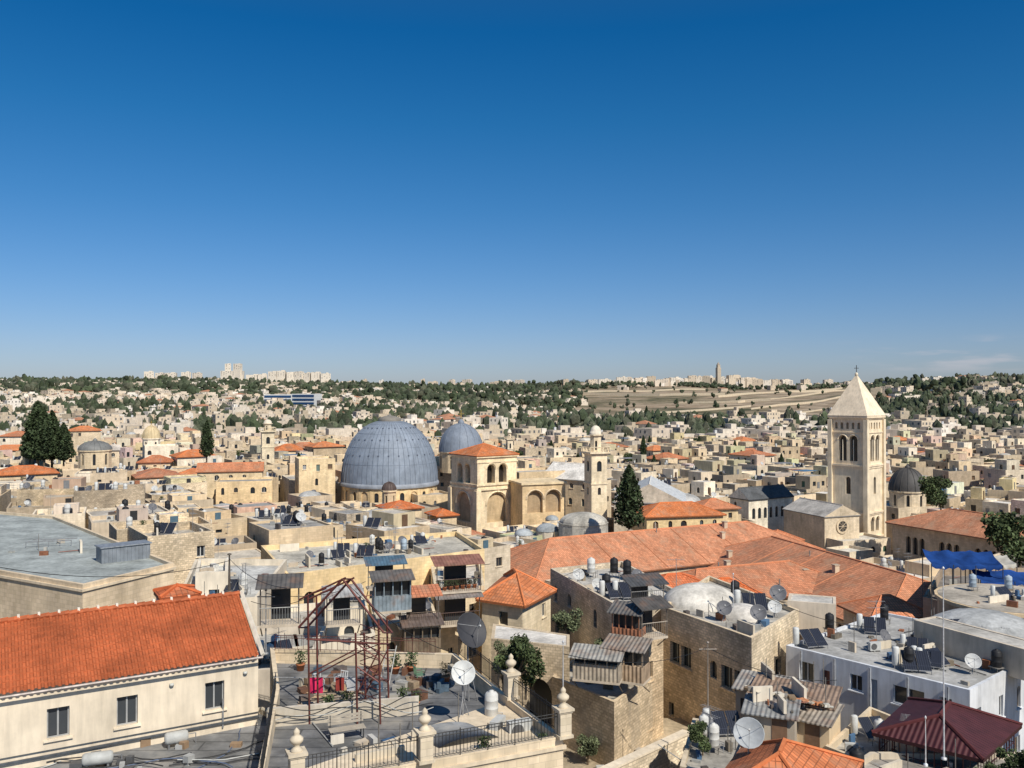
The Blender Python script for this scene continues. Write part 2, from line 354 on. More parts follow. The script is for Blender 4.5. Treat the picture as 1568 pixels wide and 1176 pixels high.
tb=MB(); lathe(tb,(0,0,0),[(.23,0),(.23,.02),(.001,.02)],14,'paint',(.08,.08,.08)); M=Matrix.Translation((-.12,-.165,.4))@Matrix.Rotation(math.pi/2,4,'X')
mb.add([tuple(M@Vector(p)) for p in tb.v],tb.f,'paint',(.1,.1,.1)); 
for x in (-.35,.35): box(mb,(x,0,0),.06,.3,.1,0,'metal',(.2,.2,.2))
proto('air_conditioner',mb)
mb=MB(); lathe(mb,(0,0,0),[(.01,0),(.16,0),(.22,.3),(.24,.3),(.24,.36),(.01,.34)],10,'plaster',(.4,.16,.08))
for i in range(190):
    a=R.uniform(0,6.28);rr=R.uniform(0,.33);zz=.4+R.uniform(0,.6); p=Vector((rr*math.cos(a),rr*math.sin(a),zz)); u_=Vector((R.gauss(0,1),R.gauss(0,1),R.gauss(0,1))).normalized()*.06; w_=u_.orthogonal().normalized()*.035
    q=R.uniform(.5,1.4); mb.face([tuple(p-u_),tuple(p+w_),tuple(p+u_),tuple(p-w_)],'leaf',(.055*q,.075*q,.03*q))
proto('potted_plant',mb)
def clutter(pts,z,n,r,d=100,sc=1.0,wt=1.0):
    for i in range(n):
        x,y=rndin(pts,r,.8); q=r.random(); yw=r.uniform(-.4,.4)
        if q<.12: place('white_water_tank',x,y,z,yw,sc*r.uniform(.7,1.0))
        elif q<.30: place('black_water_tank',x,y,z,yw,sc*r.uniform(.7,1.0))
        elif q<.32: place('blue_grey_water_tank',x,y,z,yw,sc*.85)
        elif q<.58: place('solar_water_heater',x,y,z,.2+yw,sc*r.uniform(.75,1))
        elif q<.78: place('satellite_dish' if r.random()<.5 else 'grey_satellite_dish',x,y,z,.2+yw*1.5,sc*r.uniform(.6,1.15))
        elif q<.88: place('tv_antenna',x,y,z,r.uniform(0,3),sc)
        elif q<.95: place('air_conditioner',x,y,z,yw,sc)
        else: place('potted_plant',x,y,z,yw,1.2*sc)
# ---------------------------------------------------------------- trees
def leafquad(mb,p,s,r,col):
    u_=Vector((r.gauss(0,1),r.gauss(0,1),r.gauss(0,1))).normalized(); w_=u_.orthogonal().normalized(); w_=(Matrix.Rotation(r.uniform(0,6.28),3,u_)@w_)
    x=u_.cross(w_)
    mb.face([tuple(p-w_*s),tuple(p+x*s*.6),tuple(p+w_*s),tuple(p-x*s*.6)],'leaf',col)
def cypress(h,rad,n,seed,ls=.28):
    r=random.Random(seed); mb=MB(); beam(mb,(0,0,-1),(0,0,h*.8),rad*.1,'bark',(.12,.09,.06),7,.03)
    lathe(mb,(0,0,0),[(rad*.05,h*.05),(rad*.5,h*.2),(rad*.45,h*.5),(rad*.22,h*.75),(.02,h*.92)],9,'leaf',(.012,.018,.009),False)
    for i in range(n):
        t=r.random()**.9; z=h*(.04+.96*t); pr=rad*min(1,(t/.12)**.6)*(1-t**1.7)**.8 if t<1 else 0; a=r.uniform(0,6.283)
        nz=noise.noise(Vector((math.cos(a)*2.2,math.sin(a)*2.2,z*.7+seed*7)))
        rr=pr*(.6+.4*r.random()**.5)*(1+.6*nz); 
        sh=.6+.9*max(0,.5+nz)*r.uniform(.7,1.3)
        leafquad(mb,Vector((rr*math.cos(a),rr*math.sin(a),z+r.uniform(0,.5))),ls*r.uniform(.6,1.3),r,(.036*sh,.052*sh,.022*sh))
    return mb
def broadleaf(h,rad,n,seed,col=(.06,.08,.032),ls=.22):
    r=random.Random(seed); mb=MB(); beam(mb,(0,0,-1),(0,0,h*.4),.22,'bark',(.16,.12,.08),7,.15)
    for k in range(14):
        a=r.uniform(0,6.28); rr=rad*r.uniform(.15,.8); c=Vector((rr*math.cos(a),rr*math.sin(a),h*r.uniform(.42,.9))); cr=rad*r.uniform(.24,.42)
        beam(mb,(0,0,h*.35),tuple(c),.1,'bark',(.16,.12,.08),5,.03); t=r.uniform(.6,1.5)
        for i in range(n//14):
            v=Vector((r.gauss(0,1),r.gauss(0,1),r.gauss(0,.8))).normalized()*cr*r.random()**.4
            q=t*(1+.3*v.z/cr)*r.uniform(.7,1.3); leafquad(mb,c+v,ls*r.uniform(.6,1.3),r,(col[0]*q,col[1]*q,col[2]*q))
    return mb
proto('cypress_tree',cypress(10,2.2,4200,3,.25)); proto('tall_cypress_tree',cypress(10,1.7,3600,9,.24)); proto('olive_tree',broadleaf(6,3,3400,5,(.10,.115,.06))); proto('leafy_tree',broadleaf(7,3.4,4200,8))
# ---------------------------------------------------------------- terrain
US=[-200,0,250,500,700,900,1050,1200,1330,1450,1568,1750]
DS=[0,50,100,150,400,700,1000,1400,1900,2600,3200,5000,15000]
def colz(a): return [-25,-25,-28,-33,-35,-32]+a
TZ=[colz([-22,-8,8,29,12,-60,-300]),colz([-22,-8,8,31,12,-60,-300]),colz([-22,-8,8,27,12,-60,-300]),colz([-24,-12,3,19,12,-60,-300]),colz([-27,-17,-2,17,8,-60,-300]),colz([-34,-28,-8,17,8,-60,-300]),colz([-37,-28,-7,20,10,-60,-300]),colz([-35,-20,0,10,2,-60,-300]),colz([-27,-6,14,16,-10,-60,-300]),colz([-19,4,26,20,-10,-60,-300]),colz([-17,6,26,18,-10,-60,-300]),colz([-17,6,26,18,-10,-60,-300])]
TZ=[list(map(float,t)) for t in TZ]
def ground(x,y):
    d=math.hypot(x,y)
    a=math.atan2(x,max(y,1e-6)) if y>0 else math.copysign(1.5,x)
    u=784+F*math.tan(max(-.65,min(.65,a))); dd=y if y>0 and abs(a)<.65 else d*.8
    u=max(US[0],min(US[-1]-.01,u)); i=max(k for k in range(len(US)-1) if US[k]<=u); t=(u-US[i])/(US[i+1]-US[i]); t=t*t*(3-2*t)
    z=np.interp(dd,DS,TZ[i])*(1-t)+np.interp(dd,DS,TZ[i+1])*t
    if dd>500: z+=noise.noise(Vector((x*.002,y*.002,0)))*min(1,(dd-500)/900)*10+noise.noise(Vector((x*.008,y*.008,3)))*min(1,(dd-500)/900)*4
    return H+z
mb=MB(); rs=[0.5]+[5*1.062**i for i in range(134)]; vs=[];fs=[]
angs=sorted(set([-math.pi+i*2*math.pi/60 for i in range(60)]+[-.7+i*.01 for i in range(141)]))
nb=len(angs)
for r_ in rs:
    for a in angs: x,y=r_*math.sin(a),r_*math.cos(a); vs.append((x,y,ground(x,y)))
for k in range(len(rs)-1):
    for i in range(nb):
        j=(i+1)%nb; fs.append((k*nb+i,(k+1)*nb+i,(k+1)*nb+j,k*nb+j)[::-1])
mb.add(vs,fs,'earth',(.3,.25,.2),True); mb.build('ground')
# ================================================================ FOREGROUND
a=(.857,.515); b=(-.515,.857); P0=pt(0,35.6)
def W2(o,s,t): return (o[0]+a[0]*s+b[0]*t,o[1]+a[1]*s+b[1]*t)
end=W2(P0,10.4,0); st=W2(P0,-8,0); ze=H-12.0; D=3.55
foot=[st,end,W2(end,0,2*D),W2(st,0,2*D)]
mb=MB(); CW=(.60,.54,.44)
def wn(s,w=.42): return (s-w,s+w,1.05,2.3,0,'glass',(.05,.055,.06),.24,(.36,.36,.35))
wall(mb,foot[0],foot[1],ze-3.4,ze,[wn(4.3),wn(10.15),wn(12.8),wn(16.45)],'plaster',CW)
for i in (1,2,3): wall(mb,foot[i],foot[(i+1)%4],ze-3.4,ze,[],'plaster',CW)
rise=1.9
e1=foot[1];e2=foot[2];mid=((e1[0]+e2[0])/2,(e1[1]+e2[1])/2)
mb.face([(*e1,ze),(*e2,ze),(*mid,ze+rise)],'plaster',CW); s1,s2=foot[0],foot[3];m2=((s1[0]+s2[0])/2,(s1[1]+s2[1])/2); mb.face([(*s2,ze),(*s1,ze),(*m2,ze+rise)],'plaster',CW)
Lr=18.6; Wd=D+.35; rows=13; tw=.25; RT=(.44,.115,.042)
def tiles(side):
    vs=[];fs=[];cols=int(Lr/tw); prof=[(0,.0),(.35,.0),(.5,.055),(.8,.055)]
    o=W2(st,-.1,-.35) if side==0 else W2(st,-.1,2*D+.35); sg=1 if side==0 else -1
    xs=[]; 
    for c_ in range(cols):
        for s_,h_ in prof: xs.append(((c_+s_)*tw,h_))
    z00=ze-.35*rise/D
    for r_ in range(rows):
        for tt,hh in ((r_/rows,.06),((r_+1)/rows,.012)):
            for s_,h_ in xs:
                x=o[0]+a[0]*s_+b[0]*sg*Wd*tt; y=o[1]+a[1]*s_+b[1]*sg*Wd*tt; vs.append((x,y,z00+(rise+.35*rise/D)*tt+hh+h_+.02*math.sin(s_*.9+r_*.3)))
    n=len(xs)
    for r_ in range(rows):
        i0=2*r_*n
        for i in range(n-1):
            f=(i0+i,i0+i+1,i0+n+i+1,i0+n+i); fs.append(f if sg>0 else f[::-1])
            if r_: p=i0-n; f=(p+i,p+i+1,i0+i+1,i0+i); fs.append(f if sg>0 else f[::-1])
    mb.add(vs,fs,'tile_geo',RT)
tiles(0);tiles(1)
for k in range(46):
    s=k*.4; p=W2(st,s,D); q=W2(st,s+.42,D); beam(mb,(*p,ze+rise+.05),(*q,ze+rise+.09),.12,'tile_geo',RT,8)
    if k%2==0 : box(mb,(*W2(st,s,D),ze+rise+.12),.1,.18,.14,.54,'plaster',(.68,.65,.58))
for sgn in (0,1):
    A=W2(end,.12,-.4) if sgn==0 else W2(end,.12,2*D+.4); B=W2(end,.12,D)
    beam(mb,(*A,ze-.1),(*B,ze+rise+.13),.1,'plaster',(.6,.57,.5),4)
beam(mb,(*W2(st,0,-.42),ze-.2),(*W2(end,.1,-.42),ze-.2),.06,'metal',(.35,.3,.27),6)
for s in (7.0,14.6,17.8): q=W2(st,s,-.05); lathe(mb,(q[0],q[1],ze-.95),[(.01,0),(.1,.0),(.1,.1),(.01,.12)],8,'paint',(.55,.55,.5))
beam(mb,(*W2(end,-1.6,-.08),ze-1.9),(*W2(end,-1.6,-.08),ze-3.2),.04,'metal',(.3,.3,.3)); 
beam(mb,(*W2(st,0,-.08),ze-3.0),(*W2(end,0,-.08),ze-3.0),.06,'metal',(.10,.11,.12)); beam(mb,(*W2(st,0,-.06),ze-2.75),(*W2(end,0,-.06),ze-2.8),.02,'metal',(.10,.11,.12))
mb.build('cream_house_with_tile_roof'); HERO.append(foot)
mb=MB(); q=[W2(end,-3.6,D+.2),W2(end,-1.9,D+.2),W2(end,-1.9,D+1.8),W2(end,-3.6,D+1.8)]
for i in range(4): wall(mb,ccw(q)[i],ccw(q)[(i+1)%4],ze+1,ze+2.15,[],'plaster',(.62,.58,.5))
hiproof(mb,q,ze+2.15,.3,1,.1,RT); mb.build('roof_dormer')
zl=H-15.4
fp=[pt(-150,24),pt(120,26.5),pt(400,30.5),pt(430,41.5),W2(end,.6,1.5),W2(st,-1,1.5)]
bldg('service_roof',fp,zl+.25,H-26,(.5,.46,.38),(.20,.20,.20),'plaster',.25,dens=0,rmat='membrane',hero=False)
# --- main terrace
zt=H-14.5
T1=(2.04,35.3);T2=(-.3,40.3);T3=(-3.0,46.5)
ter=[(-8.9,30.4),T1,T2,T3,(-13.0,47.5),(-11.0,41.0)]
bldg('stone_terrace',ter,zt+.75,H-26,(.58,.50,.38),(.16,.16,.162),'stone',.75,dens=.0,rmat='membrane',hero=True)
HERO.append([(-22,25),(5,30),(4,50),(-14,52)])
mb=MB(); band(mb,[(-8.9,30.4),T1,T2,(-8.2,32.5)],zt+.28,.14,.10,'plaster',(.56,.49,.38)); mb.build('terrace_cornice')
def post(name,x,y,z,yaw=.43,h=1.0,s=1.0):
    mb=MB(); c=(.50,.45,.36)
    box(mb,(0,0,0),.62,.62,.12,yaw,'stone',c); box(mb,(0,0,.12),.5,.5,h-.12,yaw,'stone',c); box(mb,(0,0,h),.58,.58,.07,yaw,'plaster',c); box(mb,(0,0,h+.07),.68,.68,.1,yaw,'plaster',c)
    lathe(mb,(0,0,h+.17),[(.2,0),(.22,.05),(.13,.12),(.1,.2),(.17,.28),(.24,.36),(.24,.45),(.16,.52),(.09,.58),(.12,.64),(.1,.72),(.01,.82)],14,'plaster',c)
    o=mb.build(name,(x,y,z)); o.scale=(s,s,s); return o
zp=zt+.75
for p in ((-7.55,31.0),(-3.25,32.95),T1,(-.05,39.75)): post('balustrade_post',p[0],p[1],zp)
post('balustrade_post',-11.9,29.3,zl-.2,.43,.8)
def fence(name,pts,z,h=.95,step=.14,col=(.03,.03,.03)):
    mb=MB()
    for p,q in zip(pts[:-1],pts[1:]):
        L=math.hypot(q[0]-p[0],q[1]-p[1]); n=int(L/step)
        for zz in (.1,h-.12,h): beam(mb,(*p,z+zz),(*q,z+zz),.018,'metal',col,4)
        for i in range(n+1):
            a_=lerp(p,q,i/n); beam(mb,(*a_,z+(0 if i%8==0 else .1)),(*a_,z+h+(.08 if i%8==0 else 0)),.02 if i%8==0 else .011,'metal',col,4)
    return mb.build(name)
for p,q in (((-7.3,31.12),(-3.5,32.84)),((-3.0,33.06),(1.8,35.2)),((1.9,35.6),(.1,39.5)),((-.2,40.1),(-2.8,46.2))): fence('iron_railing',[p,q],zp)
fence('iron_railing',[(-8.8,31),(-10.9,40.8)],zp,.8)
fence('iron_railing',[(-11.5,29.4),(-9.2,30.3)],zl-.1,.9)
fence('iron_railing',[(-12.6,47),(-4,46.3)],zp,.8,.3,(.12,.04,.03))
mb=MB(); wall(mb,(-10.6,38.2),(-4.2,39.7),zt,zt+.8,[], 'plaster',(.45,.42,.36)); wall(mb,(-4.2,39.9),(-10.6,38.4),zt,zt+.8,[],'plaster',(.5,.48,.42)); mb.face([(-10.6,38.2,zt+.8),(-4.2,39.7,zt+.8),(-4.2,39.9,zt+.8),(-10.6,38.4,zt+.8)],'plaster',(.5,.47,.42)); mb.build('partition_wall')
mb=MB(); vs=[];fs=[]
for j in range(2):
    for i in range(13):
        t=math.pi*i/12; vs.append((-3.0+1.7*(-math.cos(t))*.9+j*1.3,36.0+1.7*(-math.cos(t))*.42+j*-1.5+1,zt+.05+.6*math.sin(t)))
for i in range(12): fs.append((i,i+1,14+i,13+i))
fs.append(tuple(range(13))); fs.append(tuple(range(25,12,-1)))
mb.add(vs,fs,'membrane',(.18,.185,.19),True); mb.build('curved_roof_light')
mb=MB(); RC=(.15,.045,.035)
def bm(u0,v0,u1,v1,d0=39.,d1=None,r=.05): beam(mb,p3(u0,v0,d0),p3(u1,v1,d1 or d0),r,'metal',RC,4)
for du,dd in ((0,0),(13,1.0)):
    d=38.6+dd
    for (u,vt) in ((475,912),(548,968),(583,948)):
        x,y=pt(u+du,d); beam(mb,(x,y,zt),(*pt(u+du-3,d),zv(vt,d)),.045,'metal',RC,4)
    bm(458+du,960,525+du,886,d); bm(525+du,886,588+du,968,d); bm(458+du,918,530+du,884,d,r=.04); bm(478+du,908,500+du,900,d,r=.045)
    bm(470+du,978,583+du,985,d,r=.035); bm(475+du,1030,548+du,992,d,r=.03); bm(548+du,1060,583+du,990,d,r=.03); bm(548+du,1020,583+du,1045,d,r=.03); bm(548+du,985,583+du,1010,d,r=.03)
for u,v in ((458,960),(525,886),(588,968),(548,985),(583,985),(583,1040),(548,1040)): beam(mb,p3(u,v,38.6),p3(u+13,v,39.6),.035,'metal',RC,4)
for k in range(8): bm(552,955+k*15,583,966+k*15,38.7,39.6,.02); bm(583,955+k*15,552,966+k*15,38.7,39.6,.02)
mb.build('rusty_steel_frame')
mb=MB(); vs=[];fs=[]
x0,y0,z0=p3(474,1036,40)
for i in range(9):
    for j in range(6): vs.append((x0+i*.08,y0+.05*math.sin(i*1.3+j*.4),z0-j*.14))
for i in range(8):
    for j in range(5): fs.append((i*6+j,i*6+j+1,i*6+j+7,i*6+j+6))
mb.add(vs,fs,'cloth',(.62,.03,.10),True); beam(mb,(x0-1.6,y0,z0),(x0+3.5,y0,z0+.02),.012,'metal',(.4,.4,.4),4)
for k,cx in enumerate(((1.2,(.3,.05,.04)),(1.7,(.5,.5,.5)),(2.3,(.1,.1,.14)))): 
    xx,cc=cx; mb.face([(x0+xx,y0,z0),(x0+xx+.4,y0+.02,z0),(x0+xx+.38,y0+.04,z0-.6),(x0+xx+.02,y0-.03,z0-.6)],'cloth',cc)
mb.build('laundry_line')
def chair(x,y,z,yaw,col):
    mb=MB()
    for i in (-.2,.2):
        for j in (-.2,.2): beam(mb,(i,j,0),(i*.9,j*.9,.44),.022,'paint',col,4)
    box(mb,(0,0,.43),.46,.46,.03,0,'paint',col)
    for i in (-.2,-.07,.07,.2): beam(mb,(i,.21,.45),(i,.27,.9),.02,'paint',col,4)
    beam(mb,(-.22,.27,.88),(.22,.27,.88),.03,'paint',col,4)
    for i in (-.23,.23): beam(mb,(i,.22,.66),(i,-.18,.66),.02,'paint',col,4); beam(mb,(i,-.18,.66),(i,-.18,.44),.018,'paint',col,4)
    o=mb.build('plastic_chair',(x,y,z)); o.rotation_euler=(0,0,yaw)
chair(-9.3,42.5,zt,.6,(.6,.6,.58)); chair(-8.3,42.9,zt,-.5,(.6,.6,.58)); chair(-4.6,44,zt,2,(.15,.25,.15))
def bench(x,y,z,yaw):
    mb=MB()
    for k in range(4): box(mb,(0,-.2+k*.13,.42),1.5,.1,.03,0,'paint',(.4,.35,.28))
    for k in range(3): box(mb,(0,.27,.55+k*.14),1.5,.03,.1,0,'paint',(.4,.35,.28))
    for i in (-.65,.65):
        beam(mb,(i,-.2,0),(i,-.2,.42),.03,'metal',(.1,.1,.1),4); beam(mb,(i,.27,0),(i,.27,.95),.03,'metal',(.1,.1,.1),4)
    o=mb.build('garden_bench',(x,y,z)); o.rotation_euler=(0,0,yaw)
bench(-6.9,37.0,zt,.4)
for p in ((-8.2,39.6),(-7.5,40.1),(-5,40.4),(-4.4,40.6),(-6,45.5),(-5.2,45.6),(1.2,35.6),(-1.1,34.8),(-11,46),(-3.3,44)): place('potted_plant',p[0],p[1],zt,R.uniform(0,6),R.uniform(.7,1.25))
place('air_conditioner',.3,36.8,zt,.4,1.2); place('white_water_tank',-.9,38.6,zt,0,.7); place('air_conditioner',-.6,37.2,zt+.0,1.2,1.1)
mb=MB()
for k in range(16): beam(mb,(-10+R.uniform(0,1),40.6+k*.12,zt+.05+.03*(k%3)),(-7.6+R.uniform(-.6,.6),40.9+k*.13,zt+.05+.03*(k%4)),.05,'bark',R.choice([(.35,.25,.15),(.25,.2,.15),(.4,.35,.28)]),4)
mb.build('timber_pile')
mb=MB()
for s_ in (0,.42): beam(mb,(-6.2+s_,39.6,zt),(-5.7+s_,40.4,zt+2.9),.03,'metal',(.45,.44,.4),4)
for k in range(9): t=k/9; beam(mb,(-6.2+.5*t,39.6+.8*t,zt+2.9*t+.15),(-5.78+.5*t,39.6+.8*t,zt+2.9*t+.15),.02,'metal',(.45,.44,.4),4)
mb.build('ladder')
mb=MB()
for k in range(50):
    x_,y_=R.uniform(-10.5,-2.5),R.uniform(41.5,46.0); box(mb,(x_,y_,zt),R.uniform(.15,.8),R.uniform(.1,.5),R.uniform(.05,.5),R.uniform(0,3),R.choice(['paint','plaster','metal','bark']),R.choice([(.4,.38,.33),(.12,.1,.09),(.2,.1,.06),(.08,.12,.16),(.3,.3,.28),(.3,.22,.14)]))
junk(mb,[(-8,32.5),(0,35.5),(-1.5,38),(-9,37)],zt,26,R,.7)
mb.build('stored_boxes')
def cable(name,p,q,sag,r=.02,col=(.02,.02,.02)):
    mb=MB(); pv=None
    for i in range(17):
        t=i/16; c=(p[0]+(q[0]-p[0])*t,p[1]+(q[1]-p[1])*t,p[2]+(q[2]-p[2])*t-4*sag*t*(1-t))
        if pv: beam(mb,pv,c,r,'paint',col,4)
        pv=c
    mb.build(name)
cable('overhead_cable',p3(352,855,60),p3(440,900,41),.4); cable('overhead_cable',p3(408,908,50),p3(560,890,60),.5); cable('overhead_cable',p3(525,886,38.6),p3(700,1000,42),.5,.015); cable('overhead_cable',p3(385,920,44),p3(478,912,38.6),.3,.015); cable('overhead_cable',p3(0,868,50),p3(352,858,60),.8,.02); cable('overhead_cable',p3(862,1000,37),p3(1083,990,50),.6,.015)
cable('overhead_cable',p3(1122,882,64),p3(1340,960,60),.8,.02); cable('overhead_cable',p3(1083,990,50),p3(1280,1040,54),.6,.02); cable('overhead_cable',p3(700,900,72),p3(890,870,76),.8,.02)
def bigdish(name,u,v,d,r,col,az,el,zbase):
    mb=MB(); x,y,z=p3(u,v,d); dish(mb,r,col,az,el,z-zbase); mb.build(name,(x,y,zbase))
bigdish('grey_satellite_dish',718,966,41.5,.82,(.05,.05,.055),.75,28,zt)
bigdish('satellite_dish',709,1030,38.5,.5,(.6,.6,.57),.2,30,zt)
bigdish('satellite_dish',1145,1122,41.0,.68,(.36,.38,.39),-.2,35,H-18)
def htank(x,y,z,yaw,col=(.45,.45,.42),L=1.2,r=.26):
    mb=MB(); tb=MB(); lathe(tb,(0,0,-L/2),[(.01,0),(r*.8,.03),(r,.12),(r,L-.12),(r*.8,L-.03),(.01,L)],14,'paint',col)
    t=Matrix.Translation((0,0,r+.15))@Matrix.Rotation(math.pi/2,4,'Y'); mb.add([tuple(t@Vector(p)) for p in tb.v],tb.f,'paint',col,True)
    for i in (-L/3,L/3): box(mb,(i,0,0),.08,r*1.6,.2,0,'metal',(.2,.2,.2))
    beam(mb,(L/2,0,r+.2),(L/2+.3,0,r+.2),.02); beam(mb,(L/2+.3,0,r+.2),(L/2+.3,0,0),.02)
    o=mb.build('horizontal_water_tank',(x,y,z)); o.rotation_euler=(0,0,yaw)
zs=zl
htank(*pt(152,36.2),zs,.35); htank(*pt(272,38.4),zs,.5,L=1.0); 
mb=MB()
for k in range(16):
    x,y=pt(20+R.uniform(0,260),31+R.uniform(0,6)); col_=R.choice([(.03,.03,.03),(.45,.45,.42),(.1,.13,.2),(.03,.03,.03)]); an=R.uniform(0,1)
    for i in range(12):
        an+=R.uniform(-.5,.5); nx,ny=x+.5*math.cos(an*.8),y+.5*math.sin(an*.8)
        beam(mb,(x,y,zs+.04+.01*k),(nx,ny,zs+.04+.01*k),.028,'paint',col_,4); x,y=nx,ny
for k in range(40):
    d_=R.uniform(33,38.5); x_=(R.uniform(40,410)-784)/F*d_; box(mb,(x_,d_,zs),R.uniform(.1,.5),R.uniform(.1,.4),R.uniform(.05,.4),R.uniform(0,3),'paint',R.choice([(.4,.4,.38),(.1,.1,.1),(.3,.2,.12)]))
mb.build('roof_pipes')
mb=MB()
for k in range(3):
    pv=None; ph=[R.uniform(0,6) for _ in range(3)]
    for i in range(34):
        t=i/33; p=(-10.3+6.8*t,38.0+1.5*t-.12*k,zt+.55+.22*math.sin(t*7+ph[0])+.15*math.sin(t*13+ph[1])+.15*k)
        if pv: beam(mb,pv,p,.022,'paint',(.03,.03,.03) if k else (.45,.45,.42),4)
        pv=p
mb.build('rubber_hose')
# ================================================================ LEFT stone building with grey flat roof
q=[pt(-150,66),pt(128,55.5),pt(267,62.5),pt(85,86),pt(-150,96)]
bldg('stone_building_with_flat_roof',q,H-12.1,H-26,(.55,.46,.34),(.33,.36,.35),'stone',.25,wins={0:[(4,5.4,9.0,10.8,1,'glass'),(8.2,9.6,9.0,10.8,1,'glass'),(.9,1.9,9.2,10.6,1)],1:[]},dens=.4,seed=3)
mb=MB(); band(mb,q,H-12.55,.16,.12,'plaster',(.58,.5,.38)); mb.build('stone_cornice')
mb=MB(); x,y=pt(190,65); box(mb,(x,y,H-12.35),3.4,1.4,1.1,.7,'sheet_metal',(.22,.24,.26)); box(mb,(x,y,H-11.25),3.6,1.6,.08,.7,'metal',(.3,.32,.34)); mb.build('roof_air_handling_unit')
mb=MB(); x,y=pt(60,70); 
for k in range(5): beam(mb,(x-1+k*.8,y+k*.2,H-12.3),(x-1+k*.8,y+k*.2,H-11.9),.03)
beam(mb,(x-1,y,H-11.9),(x+2.2,y+.8,H-11.9),.04); beam(mb,(x-1,y+1,H-11.9),(x+2.2,y+1.8,H-11.9),.04); junk(mb,[pt(-40,68),pt(120,62),pt(200,66),pt(60,80)],H-12.35,7,R,.7); mb.build('roof_rack')
# ================================================================ middle ground houses
def h2(name,q,z,drop_h,items=4,**k):
    r=random.Random(sum(p[0] for p in q)); mb=bldg(name,q,z,z-drop_h,build=False,**k)
    zr=z-k.get('par',.5); junk(mb,q,zr,int(abs(area(q))/4)+3,r); mb.build(name)
    if items: clutter(q,zr,items,r,sc=.8)
h2('stone_house',[pt(268,60),pt(395,62),pt(440,76),pt(300,76)],H-14.4,12,6,roofcol=(.48,.48,.46),col=(.58,.53,.44),mat='plaster')
h2('stone_house',[pt(300,64.5),pt(350,65),pt(350,70),pt(305,70)],H-13.2,12,0,roofcol=(.6,.6,.57),col=(.60,.56,.48),mat='plaster',dens=.3)
h2('stone_house',[pt(385,50.5),pt(470,51),pt(500,60),pt(390,60)],H-15.9,10,4,col=(.5,.46,.4),roofcol=(.38,.37,.34),mat='plaster')
h2('stone_house',[pt(455,56),pt(575,60),pt(560,70),pt(440,68)],H-16.4,10,5,col=(.58,.54,.46),roofcol=(.42,.40,.36),mat='plaster')
h2('stone_house',[pt(498,61),pt(560,62),pt(555,68),pt(500,67)],H-15.0,10,2,col=(.60,.55,.45),roofcol=(.5,.48,.42),mat='plaster',dens=.8)
w=[(1.5+i*3.1,2.6+i*3.1,9.6,11.2,0,'paint',(.10,.25,.32),.2,None) if i%3==1 else (1.5+i*3.1,2.5+i*3.1,9.4,11.3,1,'glass',GL,.25,(.3,.2,.15)) for i in range(6)]+[(1.2+i*3.3,2.3+i*3.3,6.2,7.8,0,'glass',GL,.25,(.5,.5,.5)) for i in range(5)]
h2('yellow_stone_apartment_house',[pt(440,74),pt(742,86),pt(700,97),pt(400,88)],H-15.3,13,20,wins={0:w},col=(.62,.49,.29),roofcol=(.50,.47,.40))
h2('stone_house',[pt(575,61.5),pt(668,65.5),pt(655,74),pt(565,70)],H-16.4,10,4,col=(.54,.46,.33),dens=.8)
h2('stone_house',[pt(668,70),pt(742,74),pt(735,86),pt(660,82)],H-16.2,11,3,col=(.56,.48,.35),dens=.8)
bldg('house_with_orange_roof',[pt(738,71),pt(800,69),pt(843,74),pt(775,79)],H-16.6,H-27,(.60,.53,.40),roof='hip',rise=1.7,orange=(.53,.18,.07),seed=4,dens=.7)
def balcony(name,u,v,d,w,dep,h,yaw,col,roofcol=None,closed=False):
    mb=MB(); box(mb,(0,0,0),w,dep,.15,0,'plaster',(.45,.4,.33))
    for i in (-w/2+.05,w/2-.05):
        beam(mb,(i,-dep/2+.05,.15),(i,-dep/2+.05,h),.04,'metal',(.2,.17,.14),4)
        beam(mb,(i,dep/2,-.8),(i,-dep/2+.1,0),.04,'metal',(.2,.17,.14),4)
    if closed:
        box(mb,(0,0,.15),w-.02,dep-.02,1.0,0,'corrugated',col); 
        for i in range(5): box(mb,(-w/2+.08+(w-.16)*i/4,-dep/2+.05,1.15),.06,.06,h-1.15,0,'paint',col)
        box(mb,(0,.15,1.15),w-.1,dep-.5,h-1.15,0,'glass',GL)
    else:
        n=int(w/.15)
        for i in range(n+1): beam(mb,(-w/2+.03+i*(w-.06)/n,-dep/2+.04,.15),(-w/2+.03+i*(w-.06)/n,-dep/2+.04,1.1),.012,'metal',col,4)
        beam(mb,(-w/2,-dep/2+.04,1.1),(w/2,-dep/2+.04,1.1),.03,'metal',col,4)
        box(mb,(0,dep/2-.05,.15),w*.5,.06,h-.5,0,'glass',GL)
    if roofcol:
        v_=[(-w/2-.2,-dep/2-.35,h),(w/2+.2,-dep/2-.35,h),(w/2+.2,dep/2,h+.45),(-w/2-.2,dep/2,h+.45)]; v2=[(x,y,z-.06) for x,y,z in v_]
        mb.add(v_+v2,[(0,1,2,3),(7,6,5,4),(0,4,5,1),(1,5,6,2),(2,6,7,3),(3,7,4,0)],'tile' if roofcol[0]>.4 and roofcol[2]<.15 else 'corrugated',roofcol)
    o=mb.build(name,p3(u,v,d)); o.rotation_euler=(0,0,yaw); return o
balcony('wooden_balcony',640,958,62.3,2.8,1.3,2.3,.3,(.14,.10,.07),(.45,.17,.09))
balcony('wooden_balcony',600,935,61.3,2.6,1.2,2.3,.3,(.25,.3,.33),(.14,.13,.12),True)
balcony('wooden_balcony',645,1000,62.0,2.6,1.2,2.2,.3,(.2,.15,.1),(.16,.12,.1),True)
balcony('iron_balcony',700,905,69.5,3.6,1.4,2.3,.3,(.10,.06,.05),(.30,.14,.10))
